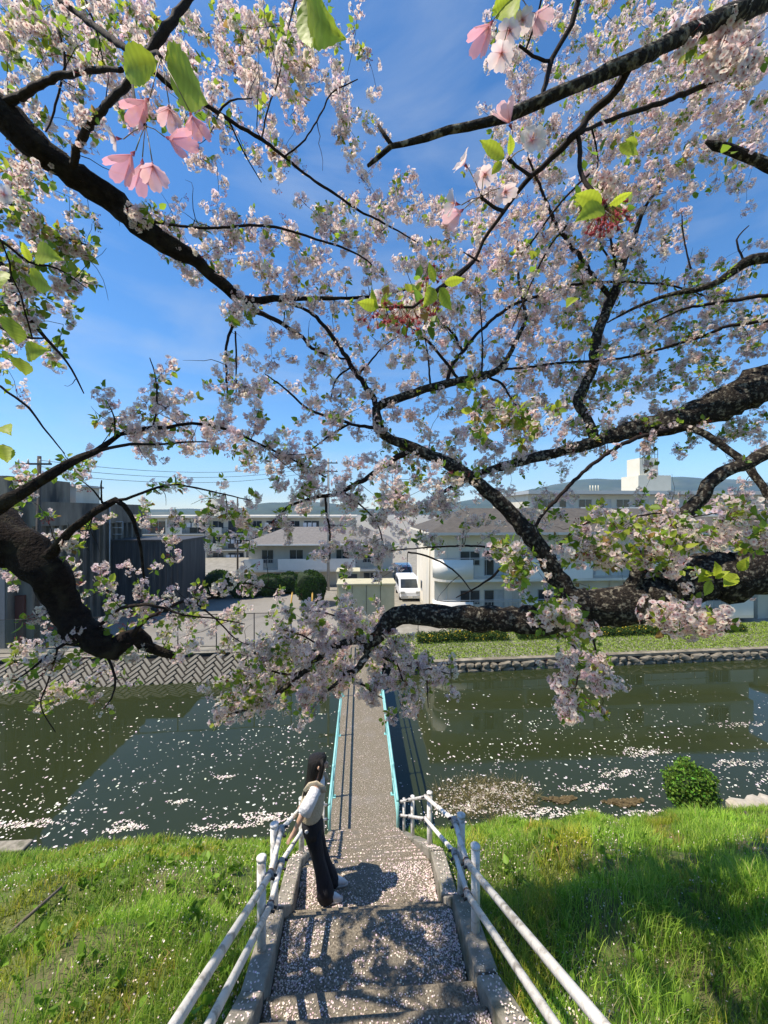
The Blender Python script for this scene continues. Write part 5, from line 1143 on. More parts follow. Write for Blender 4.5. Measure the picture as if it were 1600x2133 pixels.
# tufts straight on the limbs, and bare side twigs
for i in range(len(NP)):
    p = Vector(NP[i]); rel = p - Vector((0, 0, EYE)); d = rel.dot(FWD)
    if d < 1.9: continue
    px, py = 800 + 800 * rel.dot(RGT) / d, 1066.5 - 800 * rel.z / d
    if not (0 <= px < 1600 and 0 <= py < 1550): continue
    dn = DENS[int(py // 50), int(px // 50)]; tr_ = int(NT[i])
    if NR[i] < .055 and dn >= 3 and rnd.random() < .2 + .02 * dn:
        for q in range(rnd.randint(2, 5)):
            dv = Vector((rnd.gauss(0, 1), rnd.gauss(0, 1), rnd.gauss(0, 1))).normalized()
            (lvs if rnd.random() < leafy(px, py) + .12 else umb)[tr_].append((p + dv * (NR[i] + rnd.uniform(0, .03)), dv))
    if rnd.random() < .16 and NR[i] < .08:
        dv = Vector((rnd.gauss(0, 1), rnd.gauss(0, 1), rnd.gauss(.1, 1))).normalized(); L_ = rnd.uniform(.1, .42); m = 6; path = [p]; cur = p.copy(); dd_ = dv.copy()
        for j in range(m):
            dd_ = (dd_ + Vector((rnd.gauss(0, .22), rnd.gauss(0, .22), rnd.gauss(.03, .22)))).normalized(); cur = cur + dd_ * (L_ / m); path.append(cur.copy())
        r0 = min(NR[i] * .6, .0035); twigs[tr_].tube(path, [r0 + (.001 - r0) * j / m for j in range(m + 1)], 4, cap=False)

# ---- blossom templates: an umbel of four or five flowers on short stalks
def basis_from(z):
    z = Vector(z).normalized(); x = z.orthogonal().normalized(); a = rnd.uniform(0, 6.28); y = z.cross(x)
    x2 = x * math.cos(a) + y * math.sin(a); return x2, z.cross(x2), z
def flower(c, nrm, size, fine, tintp, openv):
    """five petals round c facing nrm"""
    x, y, z = basis_from(nrm); vs_, fs_, cs_ = [], [], []
    for k in range(5):
        a = 2 * math.pi * k / 5 + rnd.uniform(-.06, .06); d = x * math.cos(a) + y * math.sin(a); t = z.cross(d); o_ = len(vs_)
        L_ = size * rnd.uniform(.92, 1.06); up = math.tan(openv + rnd.uniform(-.12, .12))
        w = L_ * .43
        white = np.array((.97, .845, .775)) * tintp; pink = np.array((.82, .50, .52)); red = np.array((.45, .10, .13))
        if fine:
            grid = [(0.06, .10), (.35, .30), (.65, .46), (.86, .40)]
            for (s_, hw) in grid:
                for e in (-1, 0, 1):
                    cup = up * s_ * L_ + (0.10 * L_ * s_ * (e * e)) - 0.10 * L_ * s_ * s_
                    vs_.append(c + d * (s_ * L_) + t * (e * hw * L_) + z * cup)
                    m_ = min(1, s_ / .5); cs_.append(red * (1 - m_) * .6 + pink * (1 - m_) * .4 + (white * (1 - .12 * (e == 0))) * m_)
            for e, ex_ in ((-1, 1.0), (0, .90), (1, 1.0)):
                vs_.append(c + d * (ex_ * L_) + t * (e * .20 * L_) + z * (up * L_ - .12 * L_)); cs_.append(white * (1.0, .93, .95))
            for r0_ in range(4):
                for e in range(2):
                    i = o_ + r0_ * 3 + e; fs_ += [(i, i + 1, i + 4), (i, i + 4, i + 3)]
        else:
            for (s_, e, h) in ((.08, 0, 0), (.62, .46, .10), (1.0, .14, .0), (.94, -.16, 0), (.60, -.46, .10)):
                vs_.append(c + d * (s_ * L_) + t * (e * L_) + z * (up * s_ * L_ + h * L_)); cs_.append(white * .55 + pink * .45 if s_ < .1 else white)
            fs_ += [(o_, o_ + 1, o_ + 2), (o_, o_ + 2, o_ + 3), (o_, o_ + 3, o_ + 4)]
    if fine:                      # stamens
        for q in range(14):
            a = rnd.uniform(0, 6.28); d = x * math.cos(a) + y * math.sin(a); e = c + z * size * rnd.uniform(.3, .45) + d * size * rnd.uniform(.1, .32); t = z.cross(d) * size * .016; o_ = len(vs_)
            vs_ += [c - t, c + t, e + t, e - t]; cs_ += [np.array((.6, .2, .22))] * 2 + [np.array((.75, .5, .28))] * 2; fs_ += [(o_, o_ + 1, o_ + 2), (o_, o_ + 2, o_ + 3)]
    return vs_, fs_, cs_
def stalk(a, b, w, c1, c2, n=3):
    vs_, fs_, cs_ = [], [], []; t = (b - a).normalized(); x = t.orthogonal().normalized(); y = t.cross(x)
    for p, c, ww in ((a, c1, w), (b, c2, w * 1.1)):
        for k in range(n):
            an = 2 * math.pi * k / n; vs_.append(p + (x * math.cos(an) + y * math.sin(an)) * ww); cs_.append(np.array(c))
    for k in range(n):
        i, j = k, (k + 1) % n; fs_ += [(i, j, n + j), (i, n + j, n + i)]
    return vs_, fs_, cs_
def calyx(c, nrm, size):
    x, y, z = basis_from(nrm); b = c - z * size * .55; vs_ = [b]; cs_ = [np.array((.22, .05, .05))]; fs_ = []
    for k in range(4):
        a = k * 1.571; vs_.append(c - z * size * .02 + (x * math.cos(a) + y * math.sin(a)) * size * .17); cs_.append(np.array((.36, .08, .09)))
    for k in range(4): fs_.append((0, 1 + k, 1 + (k + 1) % 4))
    return vs_, fs_, cs_
def join(parts):
    v, f, c = [], [], []
    for a, b_, cc in parts:
        k = len(v); v += [tuple(q) for q in a]; f += [tuple(i + k for i in t) for t in b_]; c += [tuple(np.clip(q, 0, .95)) for q in cc]
    return np.array(v, float), np.array(f), np.array(c, float)
def umbel(nf, fine=False, size=.0165, spread=1.0, pinkish=(1, 1, 1), closed=0.0):
    parts = []                    # hangs along +Z of its own frame
    for k in range(nf):
        a = 2 * math.pi * k / nf + rnd.uniform(-.4, .4); el = rnd.uniform(.15, 1.25) * spread
        d = Vector((math.cos(a) * math.sin(el), math.sin(a) * math.sin(el), math.cos(el)))
        c = d * rnd.uniform(.022, .036); nrm = (d + Vector((rnd.gauss(0, .3), rnd.gauss(0, .3), rnd.gauss(0, .3)))).normalized()
        tp = np.array(pinkish) * rnd.uniform(.92, 1.05) * np.array((1, rnd.uniform(.93, 1.04), rnd.uniform(.95, 1.03)))
        base_c = c - nrm * size * .5
        parts.append(stalk(Vector((0, 0, 0)), base_c, .0007, (.16, .17, .05), (.3, .09, .07)))
        parts.append(calyx(c, nrm, size))
        parts.append(flower(c, nrm, size, fine, tp, rnd.uniform(.15, .55) + closed))
    return join(parts)
def spent(nf=5):                  # petals fallen: red calyx and stamens on green stalks
    parts = []
    for k in range(nf):
        a = 2 * math.pi * k / nf + rnd.uniform(-.4, .4); el = rnd.uniform(.2, 1.1); d = Vector((math.cos(a) * math.sin(el), math.sin(a) * math.sin(el), math.cos(el)))
        c = d * rnd.uniform(.025, .036); parts.append(stalk(Vector((0, 0, 0)), c, .0008, (.16, .2, .05), (.35, .1, .08))); parts.append(calyx(c + d * .008, d, .02))
        x, y, z = basis_from(d); vs_, fs_, cs_ = [], [], []
        for q in range(5):
            an = q * 1.257; e = c + d * .006 + (x * math.cos(an) + y * math.sin(an)) * .009; t = d.cross(e - c).normalized() * .002; o_ = len(vs_)
            vs_ += [c + d * .006 - t, c + d * .006 + t, e]; cs_ += [np.array((.42, .09, .1))] * 3; fs_.append((o_, o_ + 1, o_ + 2))
        parts.append((vs_, fs_, cs_))
    return join(parts)
TEMPL = [umbel(rnd.choice((4, 5, 5, 6)), spread=rnd.uniform(.8, 1.25)) for _ in range(7)] + [spent()]
def rot_to(dirs, roll):
    z = dirs / np.linalg.norm(dirs, axis=1, keepdims=True); ref = np.where(np.abs(z[:, [2]]) < .9, [[0, 0, 1.]], [[1., 0, 0]])
    x = np.cross(ref, z); x /= np.linalg.norm(x, axis=1, keepdims=True); y = np.cross(z, x)
    c, s = np.cos(roll)[:, None], np.sin(roll)[:, None]; x2 = x * c + y * s; y2 = np.cross(z, x2)
    return np.stack([x2, y2, z], 2)
camv = np.array((0, 0, EYE))
FINE = [umbel(k, True, spread=1.1) for k in (4, 5, 4)]
fine_me = []
for i, (v, f, c) in enumerate(FINE): me = fast_mesh('blossom_cluster', v, f, c, True); me.materials.append(M['petal']); fine_me.append(me)
def leaf_cluster(n, size, young):
    parts = []
    for k in range(n):
        a = 2 * math.pi * k / n + rnd.uniform(-.5, .5); el = rnd.uniform(.35, 1.2); d = Vector((math.cos(a) * math.sin(el), math.sin(a) * math.sin(el), math.cos(el)))
        x = d; y = x.orthogonal().normalized(); an = rnd.uniform(0, 6.28); y = (y * math.cos(an) + x.cross(y) * math.sin(an)); z = x.cross(y); s_ = size * rnd.uniform(.6, 1.2)
        o_ = x * .012; g = np.array(((.24, .36, .035), (.15, .26, .03), (.38, .44, .05), (.30, .19, .06))[rnd.choices(range(4), (4, 3, 3, 1))[0]]) * rnd.uniform(.85, 1.2)
        vs_ = [o_ + x * (q[0] * s_) + y * (q[1] * s_) + z * (q[2] * s_) for q in leaf_tv]
        parts.append(stalk(Vector((0, 0, 0)), o_, .0008, (.2, .15, .06), (.2, .2, .06))); parts.append((vs_, leaf_tf.tolist(), [g] * len(leaf_tv)))
    return join(parts)
LT = [leaf_cluster(rnd.choice((3, 4, 5)), .042, 0) for _ in range(6)]
for tr_, key in ((0, 'L'), (1, 'R')):
    root = trees[key]
    o = twigs[tr_].build('twigs', M['twig'], root); o['kind'] = 'stuff'
    U = umb[tr_]; pos = np.array([tuple(u[0]) for u in U]); dr = np.array([tuple(u[1]) for u in U])
    rel = pos - camv; dep = rel @ np.array(FWD); lat = np.abs(rel @ np.array(RGT)); infr = (dep > .3) & (lat < dep) & (np.abs(rel[:, 2]) < dep * 1.34)
    rank = np.argsort(np.where(infr, dep, 99)); near = rank[:280]; far = np.setdiff1d(np.arange(len(pos)), near)
    for i in near:
        ob = bpy.data.objects.new('blossom_cluster', fine_me[i % 3]); col.objects.link(ob)
        q = Vector(dr[i]).to_track_quat('Z', 'Y').to_euler(); ob.location = pos[i]; ob.rotation_euler = q; ob.scale = [rnd.uniform(.9, 1.15)] * 3; parent(ob, root)
    tsel = rng.choice(8, len(far), p=[.128] * 7 + [.104]); parts = []
    for t in range(8):
        ids = far[tsel == t]
        if len(ids) == 0: continue
        tv, tf, tcl = TEMPL[t]; tint = (.97 + .10 * rng.normal(size=(len(ids), 1))) * (1 + np.array((0, .05, .04)) * rng.normal(size=(len(ids), 3)))
        parts.append(stamp(tv, tf, pos[ids], rot_to(dr[ids], rng.uniform(0, 6.28, len(ids))), rng.uniform(.85, 1.2, len(ids)), tcl, tint.clip(.55, 1.06)))
    o = multi('blossoms', parts, M['petal'], root); o['kind'] = 'stuff'
    U = lvs[tr_]; pos = np.array([tuple(u[0]) for u in U]); dr = np.array([tuple(u[1]) for u in U]); dr[:, 2] += .45
    tsel = rng.integers(0, 6, len(pos)); parts = []
    for t in range(6):
        ids = np.where(tsel == t)[0]; tv, tf, tcl = LT[t]
        parts.append(stamp(tv, tf, pos[ids], rot_to(dr[ids], rng.uniform(0, 6.28, len(ids))), rng.uniform(.8, 1.4, len(ids)), tcl, (1 + .15 * rng.normal(size=(len(ids), 1))).clip(.6, 1.4) * np.ones((1, 3))))
    o = multi('leaves', parts, M['leaf'], root); o['kind'] = 'stuff'

# ------------------------------------------------------------------ flowers and leaves that hang close to the camera
def one_flower_mesh(seed, tint, openv):
    v, f, c = join([flower(Vector((0, 0, 0)), Vector((0, 0, 1)), .019, True, np.array(tint), openv), calyx(Vector((0, 0, 0)), Vector((0, 0, 1)), .019)])
    me = fast_mesh('flower', v, f, c, True); me.materials.append(M['petal']); return me
FW = [one_flower_mesh(1, (1, 1, 1), .25), one_flower_mesh(2, (.98, .95, .97), .5), one_flower_mesh(3, (1.0, .72, .78), .95), one_flower_mesh(4, (.92, .52, .62), 1.1)]
def big_leaf(seed):
    n = 16; vs_, fs_, cs_ = [], [], []
    for i in range(n + 1):
        t = i / n; w = .25 * math.sin(math.pi * t ** .8) ** .85 * (1 - .5 * t ** 4)
        bend = (.10 if seed else -.06) * math.sin(t * 3.0) - .05 * t * t
        for e in (-1, -.5, 0, .5, 1):
            ww = w * (1 + (.10 if i % 2 and abs(e) == 1 else 0)); k = (.72 if e == 0 else 1) * (.9 + .16 * (i % 2)) * (.85 + .25 * t)
            vs_.append((t + (.03 if abs(e) == 1 else 0), e * ww, bend + abs(e) * w * .22 + .012 * math.sin(i * 2.1 + e * 3))); cs_.append((.50 * k, .60 * k, .05 * k))
    for i in range(n):
        for e in range(4):
            q = i * 5 + e; fs_ += [(q, q + 1, q + 6), (q, q + 6, q + 5)]
    me = fast_mesh('leaf', vs_, fs_, cs_, True); me.materials.append(M['leaf']); return me
BL = [big_leaf(k) for k in range(2)]
def place_flower(root, px, py, d, face, kind, sx, sy, sd):
    """flower at a point; face = direction it looks to as (right, up, towards camera); stalk runs to (sx, sy, sd)"""
    p = P(px, py, d); nrm = (RGT * face[0] + Vector((0, 0, face[1])) - FWD * face[2]).normalized()
    ob = bpy.data.objects.new('flower', FW[kind]); col.objects.link(ob); ob.location = p; ob.rotation_euler = nrm.to_track_quat('Z', 'Y').to_euler(); parent(ob, root)
    a = P(sx, sy, sd); b = p - nrm * .011; mb = MB(); mb.tube([a, a.lerp(b, .5) + Vector((0, 0, .003)), b], [.0008, .0007, .0009], 5); mb.build('stalk', M['stalk'], root)
M['stalk'] = mat('flower_stalk', (.16, .19, .06), (.28, .12, .08), 60, .6)
def place_leaf(root, px, py, d, px2, py2, d2, roll=0.0):
    a, b = P(px, py, d), P(px2, py2, d2); x = (b - a); s = x.length; x.normalize(); y = x.cross((a - Vector((0, 0, EYE))).normalized()).normalized(); roll = math.sin(roll) * .75
    y = y * math.cos(roll) + x.cross(y) * math.sin(roll); z = x.cross(y)
    ob = bpy.data.objects.new('leaf', BL[0] if rnd.random() < .5 else BL[1]); col.objects.link(ob)
    Mx = Matrix((x, y, z)).transposed().to_4x4(); ob.rotation_euler = Mx.to_euler(); ob.location = a; ob.scale = (s, s, s); parent(ob, root)
TL, TR = trees['L'], trees['R']
k1 = (335, 120, .62)
MB().tube([P(300, 118, 1.7), P(312, 112, 1.2), P(328, 108, .8), P(*k1)], [.006, .005, .004, .003], 6).build('spur', M['twig'], TL)
for (x, y, d, fc, kd) in ((305, 210, .60, (-.3, -.8, .3), 3), (352, 225, .62, (.1, -.9, .2), 2), (398, 240, .6, (.35, -.85, .2), 3)): place_flower(TL, x, y, d, fc, kd, *k1)
k2 = (303, 262, .60); MB().tube([P(275, 165, 1.7), P(280, 210, 1.0), P(*k2)], [.005, .004, .003], 6).build('spur', M['twig'], TL)
for (x, y, d, fc, kd) in ((352, 288, .58, (.75, -.5, .3), 3), (242, 288, .64, (-.9, -.1, .2), 1), (275, 322, .56, (-.3, -.85, .3), 3), (318, 345, .55, (.25, -.9, .3), 2), (296, 340, .6, (0, -1, .1), 3)): place_flower(TL, x, y, d, fc, kd, *k2)
place_leaf(TL, 345, 125, .62, 418, 212, .58, 1.2); place_leaf(TL, 330, 128, .62, 258, 155, .66, .6); place_leaf(TL, 640, -5, .55, 714, 80, .52, 1.0); place_leaf(TL, 632, -8, .56, 645, 92, .55, 2.0)
MB().tube([P(600, 60, 2.4), P(615, 0, 1.2), P(630, -40, .7), P(638, -6, .55)], [.004, .004, .003, .002], 6).build('spur', M['twig'], TL)
for (a, b, c, d) in ((62, 545, 45, 505), (75, 530, 128, 540), (60, 572, 100, 600), (20, 660, 40, 712), (55, 740, 100, 728), (40, 745, 55, 778), (0, 890, 22, 905), (5, 925, 15, 960), (10, 565, -10, 610)):
    place_leaf(TL, a, b, 1.35, c, d, 1.3, rnd.uniform(0, 6))
place_flower(TL, 8, 405, .75, (.2, -.2, .9), 0, -40, 370, .8)
k3 = (1078, -12, .62); MB().tube([P(1205, 0, 1.5), P(1150, -60, .9), P(*k3)], [.005, .004, .003], 6).build('spur', M['twig'], TR)
for (x, y, d, fc, kd) in ((1062, 62, .58, (-.25, -.9, .25), 1), (1088, 40, .62, (.1, -.9, .3), 1), (1022, 50, .60, (-.5, -.8, .1), 3), (1045, 110, .55, (-.2, -.9, .3), 1), (1112, 30, .66, (.4, -.8, .3), 2)): place_flower(TR, x, y, d, fc, kd, *k3)
place_leaf(TR, 1078, -5, .62, 1068, 50, .58, 1.4); place_leaf(TR, 1080, -8, .62, 1030, 18, .6, .3)
k4 = (1060, 332, .60); MB().tube([P(1062, 330, 1.4), P(1066, 338, .9), P(*k4)], [.005, .004, .003], 6).build('spur', M['twig'], TR)
place_flower(TR, 1108, 292, .52, (0.05, -.1, 1), 0, *k4); place_flower(TR, 1062, 258, .62, (-.5, .75, .3), 2, *k4)
place_leaf(TR, 1052, 330, .60, 1002, 290, .58, 1.1); place_leaf(TR, 1062, 325, .6, 1062, 278, .58, 2.2); place_leaf(TR, 1045, 335, .6, 1025, 362, .6, .2)
k5 = (1003, 410, .62); MB().tube([P(1005, 412, 1.45), P(1006, 416, .95), P(*k5)], [.005, .004, .003], 6).build('spur', M['twig'], TR)
for (x, y, d, fc, kd) in ((968, 342, .62, (-.7, .5, .3), 1), (1010, 362, .62, (0, -.9, .35), 1), (948, 424, .60, (-1, .0, .25), 1), (1052, 398, .62, (.2, -.85, .4), 1), (960, 440, .66, (-.6, -.6, .2), 2)): place_flower(TR, x, y, d, fc, kd, *k5)
# spent umbels with green stalks
spent_me = []
for q in range(3):
    v, f, c = spent(6); me = fast_mesh('spent_cluster', v, f, c); me.materials.append(M['petal']); spent_me.append(me)
for (px, py, d, root) in [(1262 + rnd.uniform(-14, 14), 428 + rnd.uniform(-6, 12), .95 + rnd.uniform(-.1, .1), TR) for _ in range(5)] + [(x, y, 1.15 + rnd.uniform(-.1, .1), TR) for x, y in ((860, 640), (835, 640), (905, 610), (800, 630), (780, 645), (920, 615), (890, 560), (850, 655))]:
    ob = bpy.data.objects.new('spent_cluster', spent_me[rnd.randrange(3)]); col.objects.link(ob); ob.location = P(px, py, d)
    ob.rotation_euler = Vector((rnd.gauss(0, .35), rnd.gauss(0, .35), -1)).to_track_quat('Z', 'Y').to_euler(); ob.scale = [1.5] * 3; parent(ob, root)
MB().tube([P(1262, 428, 1.4), P(1262, 428, 1.1), P(1262, 430, .95)], [.006, .005, .004], 6).build('spur', M['twig'], TR)
MB().tube([P(990, 540, 1.65), P(930, 588, 1.35), P(860, 640, 1.15), P(790, 640, 1.12)], [.006, .005, .004, .003], 6).build('spur', M['twig'], TR)
for (a, b, c, d, dd_) in ((1255, 425, 1200, 405, .95), (1268, 428, 1318, 402, .95), (1258, 432, 1200, 460, .95), (905, 600, 882, 640, 1.15), (915, 600, 938, 645, 1.15), (925, 590, 968, 582, 1.15), (905, 590, 895, 545, 1.15), (785, 635, 775, 600, 1.15), (790, 640, 745, 630, 1.15), (800, 645, 805, 610, 1.1), (1480, 1200, 1450, 1180, 2.3), (1490, 1205, 1520, 1190, 2.3), (1482, 1210, 1470, 1240, 2.3), (1490, 1200, 1490, 1170, 2.3), (1480, 1205, 1455, 1212, 2.3), (1540, 1190, 1560, 1160, 2.3), (1535, 1195, 1510, 1220, 2.3), (1310, 1130, 1340, 1165, 2.3), (1280, 1120, 1250, 1150, 2.3), (1200, 620 , 1180, 640, 2), (1330, 300, 1305, 290, 1.7), (1290, 300, 1330, 320, 1.7)):
    place_leaf(TR, a, b, dd_, c, d, dd_ * .98, rnd.uniform(0, 6))
# ------------------------------------------------------------------ grass on the embankment
def vnoise(x, y, s, seed):
    return .5 + .25 * np.sin(x * s + seed) * np.cos(y * s * 1.2 + seed * 2) + .25 * np.sin(x * s * 2.3 - y * s * 1.7 + seed * 3)
bz = np.vectorize(bank_z)
def blades(n, x0, x1, y0, y1, hmul, wmul, keep=None):
    X = rng.uniform(x0, x1, n); Y = y0 + (y1 - y0) * rng.random(n)
    ok = (np.abs(X - CX) > .97) & (np.abs(X - .06 * Y) < Y * 1.08 + 1.2)
    pn = vnoise(X, Y, 1.1, 1.7); ok &= rng.random(n) < .12 + 1.05 * pn * vnoise(X, Y, 3.1, 2.2) * 1.6
    X, Y, pn = X[ok], Y[ok], pn[ok]; k = len(X); Z = bz(X, Y)
    h = hmul * rng.uniform(.45, 1.25, k) * (.55 + .75 * vnoise(X, Y, 2.3, .4)); w = wmul * rng.uniform(.6, 1.3, k)
    a = rng.uniform(0, 6.28, k); lean = rng.uniform(.1, .75, k); dx, dy = np.cos(a), np.sin(a); bx, by = -np.sin(a), np.cos(a)
    v = np.zeros((k, 7, 3)); 
    for i, (t, ww) in enumerate(((0, 1), (.4, .9), (.75, .6))):
        for j, sgn in ((0, -1), (1, 1)):
            v[:, 2 * i + j, 0] = X + dx * lean * h * t * t + bx * w * ww * sgn; v[:, 2 * i + j, 1] = Y + dy * lean * h * t * t + by * w * ww * sgn; v[:, 2 * i + j, 2] = Z + h * t * (1 - .25 * lean * t)
    v[:, 6, 0] = X + dx * lean * h * 1.15; v[:, 6, 1] = Y + dy * lean * h * 1.15; v[:, 6, 2] = Z + h * (1 - .35 * lean)
    f = np.array([(0, 1, 3), (0, 3, 2), (2, 3, 5), (2, 5, 4), (4, 5, 6)])
    pal = np.array([(.17, .31, .03), (.25, .40, .04), (.34, .45, .065), (.10, .20, .02), (.38, .34, .14)])
    ci = rng.choice(5, k, p=[.32, .3, .16, .17, .05]); c0 = 1.22 * pal[ci] * rng.uniform(.8, 1.2, (k, 1)) * (.65 + .7 * vnoise(X, Y, 1.3, 3.1))[:, None] * np.where((vnoise(X, Y, 1.9, 6.0) > .72)[:, None], np.array([[1.35, .95, .9]]), 1.0)
    c = np.repeat(c0[:, None], 7, 1); 
    return v.reshape(-1, 3), (f[None] + (np.arange(k) * 7)[:, None, None]).reshape(-1, 3), c.reshape(-1, 3)
gl = []
for (x0, x1) in ((-12, -.8), (.9, 12.5)):
    s = 1 if x0 > 0 else 0
    gl.append(blades(46000 + 8000 * s, max(x0, -4.2), min(x1, 4.4), 1.3, 4.0, .16 + .06 * s, .0028))
    gl.append(blades(48000, max(x0, -8), min(x1, 8), 4.0, 7.5, .15 + .05 * s, .004))
    gl.append(blades(42000, x0, x1, 7.5, 10.35, .14 + .05 * s, .006))
o = multi('grass', gl, M['grass']); tag(o, 'lush green grass covering both slopes beside the stairs', 'grass', kind='stuff')
# broad-leaved weeds
def weeds():
    parts = []
    for (x0, x1, y0, y1, n) in ((-3.5, -1.0, 1.8, 7, 260), (1.0, 4.0, 1.8, 7, 260), (-7, -1, 6, 10, 130), (1, 8, 6, 10, 130), (.92, 1.02, 2.6, 6.0, 40), (-.98, -.9, 4, 8, 18)):
        for _ in range(n):
            X, Y = rnd.uniform(x0, x1), rnd.uniform(y0, y1); z = bank_z(X, Y); m = rnd.randint(4, 8); s = rnd.uniform(.03, .09)
            pos = np.array([(X, Y, z + rnd.uniform(.01, .12)) for _ in range(m)]); dirs = rng.normal(size=(m, 3)); dirs[:, 2] = np.abs(dirs[:, 2]) * .6 + .2
            r_ = rot_to(dirs, rng.uniform(0, 6, m))[:, :, [2, 0, 1]]
            parts.append(stamp(leaf_tv, leaf_tf, pos, r_, np.full(m, s) * rng.uniform(.7, 1.3, m), np.ones((8, 3)), np.array((.18, .31, .03)) * rng.uniform(.7, 1.4, (m, 1))))
    return parts
o = multi('weeds', weeds(), M['grass']); tag(o, 'broad leaved weeds scattered through the grass and along the kerb', 'weeds', kind='stuff')

# ------------------------------------------------------------------ fallen petals
petal_tv = np.array([(-.5, -.25, 0), (0, -.45, .06), (.5, -.2, .02), (.45, .25, .10), (0, .42, .04), (-.45, .2, .08)], float); petal_tf = np.array([(0, 1, 2), (0, 2, 3), (0, 3, 4), (0, 4, 5)])
def flat_rot(n, tilt=.25):
    d = np.stack([rng.normal(0, tilt, n), rng.normal(0, tilt, n), np.ones(n)], 1); return rot_to(d, rng.uniform(0, 6.28, n))
def petal_tint(n, lo=.75): return np.array((.86, .71, .65)) * rng.uniform(lo, 1.08, (n, 1)) * (1 + np.array((0, .08, .06)) * rng.normal(size=(n, 3))).clip(.8, 1.15)
ps = []
for (a, b_, z_) in step_edges:
    if b_ < 1.2: continue
    big = (b_ - a) / .3
    vis = 1.0 if a < 5.3 else .55
    n = int(2400 * vis * big); X = CX + HW * (1 - 2 * rng.beta(.75, .9, n)) * .99; Y = a + (b_ - a) * rng.random(n)
    keep = vnoise(X * 2, Y * 2, 2.2, 2.0) * (.45 + .75 * np.abs(X - CX) / HW) + .35 * (X < CX - .45) > rng.random(n) * .9; X, Y = X[keep], Y[keep]; n = len(X)
    ps.append(stamp(petal_tv, petal_tf, np.stack([X, Y, np.full(n, z_ + .003)], 1), flat_rot(n), (.0105 + .0016 * (a - 1)) * rng.uniform(.6, 1.2, n), np.ones((6, 3)), petal_tint(n, .45)))
n = 2600; X = CX + BW * .9 * (1 - 2 * rng.random(n)); Y = BY0 + 9 * rng.random(n) ** 1.6
ps.append(stamp(petal_tv, petal_tf, np.stack([X, Y, np.full(n, .004)], 1), flat_rot(n), .014 * rng.uniform(.7, 1.2, n), np.ones((6, 3)), petal_tint(n)))
for s in (-1, 1):                # on the kerbs
    n = 420; Y = 1.5 + 4.5 * rng.random(n) ** 1.5; X = CX + s * (HW + .02 + .13 * rng.random(n)); Z = np.array([kerb_top(y_) for y_ in Y]) + .012
    ps.append(stamp(petal_tv, petal_tf, np.stack([X, Y, Z], 1), flat_rot(n), .0135 * rng.uniform(.7, 1.2, n), np.ones((6, 3)), petal_tint(n)))
o = multi('stair_petals', ps, M['fallen']); tag(o, 'pale pink fallen petals strewn over the stairs and bridge deck', 'petals', kind='stuff')
ps = []
for s in (-1, 1):
    n = 14000; X = CX + s * (1.0 + 4.2 * rng.random(n) ** 1.4); Y = 1.4 + 6.5 * rng.random(n) ** 1.7; ok = vnoise(X, Y, 1.5, 5.0) > rng.random(n) * .9; X, Y = X[ok], Y[ok]; n = len(X)
    ps.append(stamp(petal_tv, petal_tf, np.stack([X, Y, bz(X, Y) + rng.uniform(.0, .09, n)], 1), flat_rot(n, .8), .0145 * rng.uniform(.7, 1.2, n), np.ones((6, 3)), petal_tint(n)))
o = multi('grass_petals', ps, M['fallen']); tag(o, 'fallen petals caught in the grass on both slopes', 'petals', kind='stuff')
# floating on the canal: single petals far out, rafts of them towards the near shore
ps = []
n = 22000; X = rng.uniform(-21, 22, n); t = rng.random(n); Y = 10.1 + 10.2 * t ** 1.5
dens = np.clip(1.15 - (Y - 10) / 8.5, .08, 1) * (.25 + 1.0 * vnoise(X * .6, Y, .8, .7) * vnoise(X, Y * 1.3, 2.1, 4.0) * 2)
dens *= np.where((np.abs(X - CX) < 2.2) & (X > CX) & (Y > 11.2), .25, 1)
ok = (rng.random(n) < dens * .60) & (np.abs(X - CX) > .85); X, Y = X[ok], Y[ok]; n = len(X)
sz = np.where(rng.random(n) < .22, rng.uniform(.06, .11, n), rng.uniform(.025, .055, n))
ps.append(stamp(petal_tv * np.array((1, .75, 0)), petal_tf, np.stack([X, Y, WATER + .004 + rng.random(n) * .002], 1), flat_rot(n, .0001), sz, np.ones((6, 3)), petal_tint(n, .55) * np.array((.88, 1.0, 1.0))))
def raft(px, py, d, rx, ry, n, size=.05):
    c = P(px, py, d); a = rng.uniform(0, 6.28, n); r_ = rng.random(n) ** .7 * (1 + .25 * np.sin(3 * a + px)); n = int(n); X = c.x + np.cos(a) * r_ * rx; Y = c.y + np.sin(a) * r_ * ry
    ok = Y > 10.0; X, Y = X[ok], Y[ok]; n = len(X)
    ok = vnoise(X * 3, Y * 7, 1.6, px) > rng.random(n) * 1.15; X, Y = X[ok], Y[ok]; n = len(X)
    ps.append(stamp(petal_tv * np.array((1, .8, 0)), petal_tf, np.stack([X, Y, WATER + .006 + rng.random(n) * .012], 1), flat_rot(n, .05), size * rng.uniform(.5, 1.3, n), np.ones((6, 3)), petal_tint(n, .5) * np.array((.98, 1.06, 1.02))))
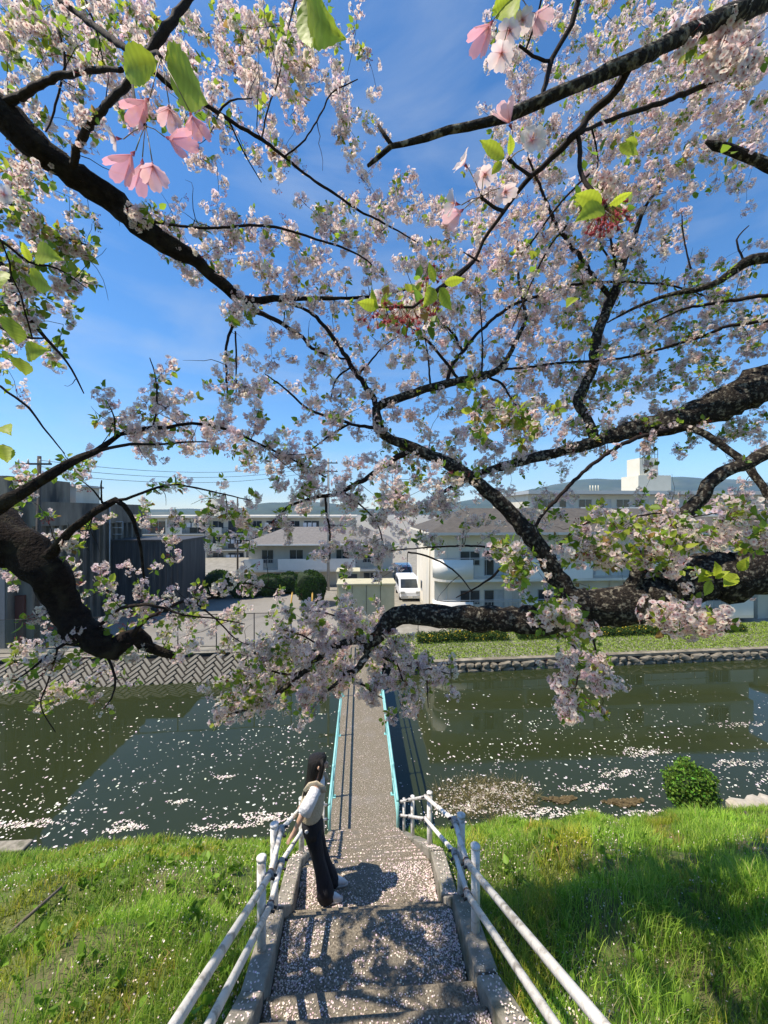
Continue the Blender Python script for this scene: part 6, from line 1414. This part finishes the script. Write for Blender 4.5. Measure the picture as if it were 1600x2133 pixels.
for a in ((260, 1730, 10.6, .55, .2, 420), (60, 1712, 10.7, .9, .15, 420), (370, 1672, 11.5, .3, .12, 150), (1290, 1607, 12.8, .9, .22, 420), (1340, 1570, 13.9, 1.0, .25, 420), (1030, 1650, 11.9, 1.6, .5, 1500), (970, 1675, 11.3, 1.1, .35, 800), (1120, 1690, 11.1, 1.5, .25, 800),
          (560, 1715, 10.9, .8, .25, 700), (180, 1785, 9.8, 1.0, .2, 500), (1540, 1510, 15.7, 1.4, .25, 260), (1530, 1590, 13.3, .8, .2, 260), (1230, 1640, 12.1, .8, .2, 420), (1350, 1690, 11.1, .6, .15, 300), (460, 1720, 10.6, .9, .12, 350), (465, 1615, 12.6, .35, .1, 100)): raft(*a)
o = multi('floating_petals', ps, M['fallen']); tag(o, 'white cherry petals floating on the canal', 'petals', kind='stuff')
for (px, py, d, rx, ry, n) in ((1168, 1657, 11.6, .45, .12, 260), (1300, 1664, 11.5, .55, .14, 300)):      # brown drift of old petals and mud
    c = P(px, py, d); a = rng.uniform(0, 6.28, n); r_ = rng.random(n) ** .6 * (1 + .3 * np.sin(3 * a)); X = c.x + np.cos(a) * r_ * rx; Y = c.y + np.sin(a) * r_ * ry
    drift = stamp(petal_tv, petal_tf, np.stack([X, Y, WATER + .006 + rng.random(n) * .02], 1), flat_rot(n, .2), .09 * rng.uniform(.6, 1.3, n), np.ones((6, 3)), np.array((.12, .09, .045)) * rng.uniform(.6, 1.3, (n, 1)))
    o = multi('leaf_drift', [drift], M['fallen']); tag(o, 'brown drift of sodden leaves in the shallows ' + ('nearer the reed tangle' if px < 1200 else 'nearer the round shrub'), 'leaf litter', kind='stuff')
# dead reed tangle in the shallows
n = 5200
c = P(1010, 1655, 11.7); a = rng.uniform(0, 6.28, n); r_ = rng.random(n) ** .6; X = c.x + np.cos(a) * r_ * 1.7; Y = np.maximum(c.y + np.sin(a) * r_ * .85, 10.1); h = rng.uniform(.05, .28, n)
dirs = rng.normal(size=(n, 3)) * np.array((.8, .8, .3)); dirs[:, 2] += .45
tvr = np.array([(-.012, 0, 0), (.012, 0, 0), (0, 0, 1)], float)
v_, f_, c_ = stamp(tvr, np.array([(0, 1, 2)]), np.stack([X, Y, np.full(n, WATER - .02)], 1), rot_to(dirs, rng.uniform(0, 6, n)), h * 1.6, np.ones((3, 3)), np.array((.24, .2, .09)) * rng.uniform(.5, 1.3, (n, 1)))
o = link('dead_reeds', fast_mesh('dead_reeds', v_, f_, c_), M['fallen']); tag(o, 'tangle of dead reeds in the shallows right of the bridge foot', 'reeds', kind='stuff')
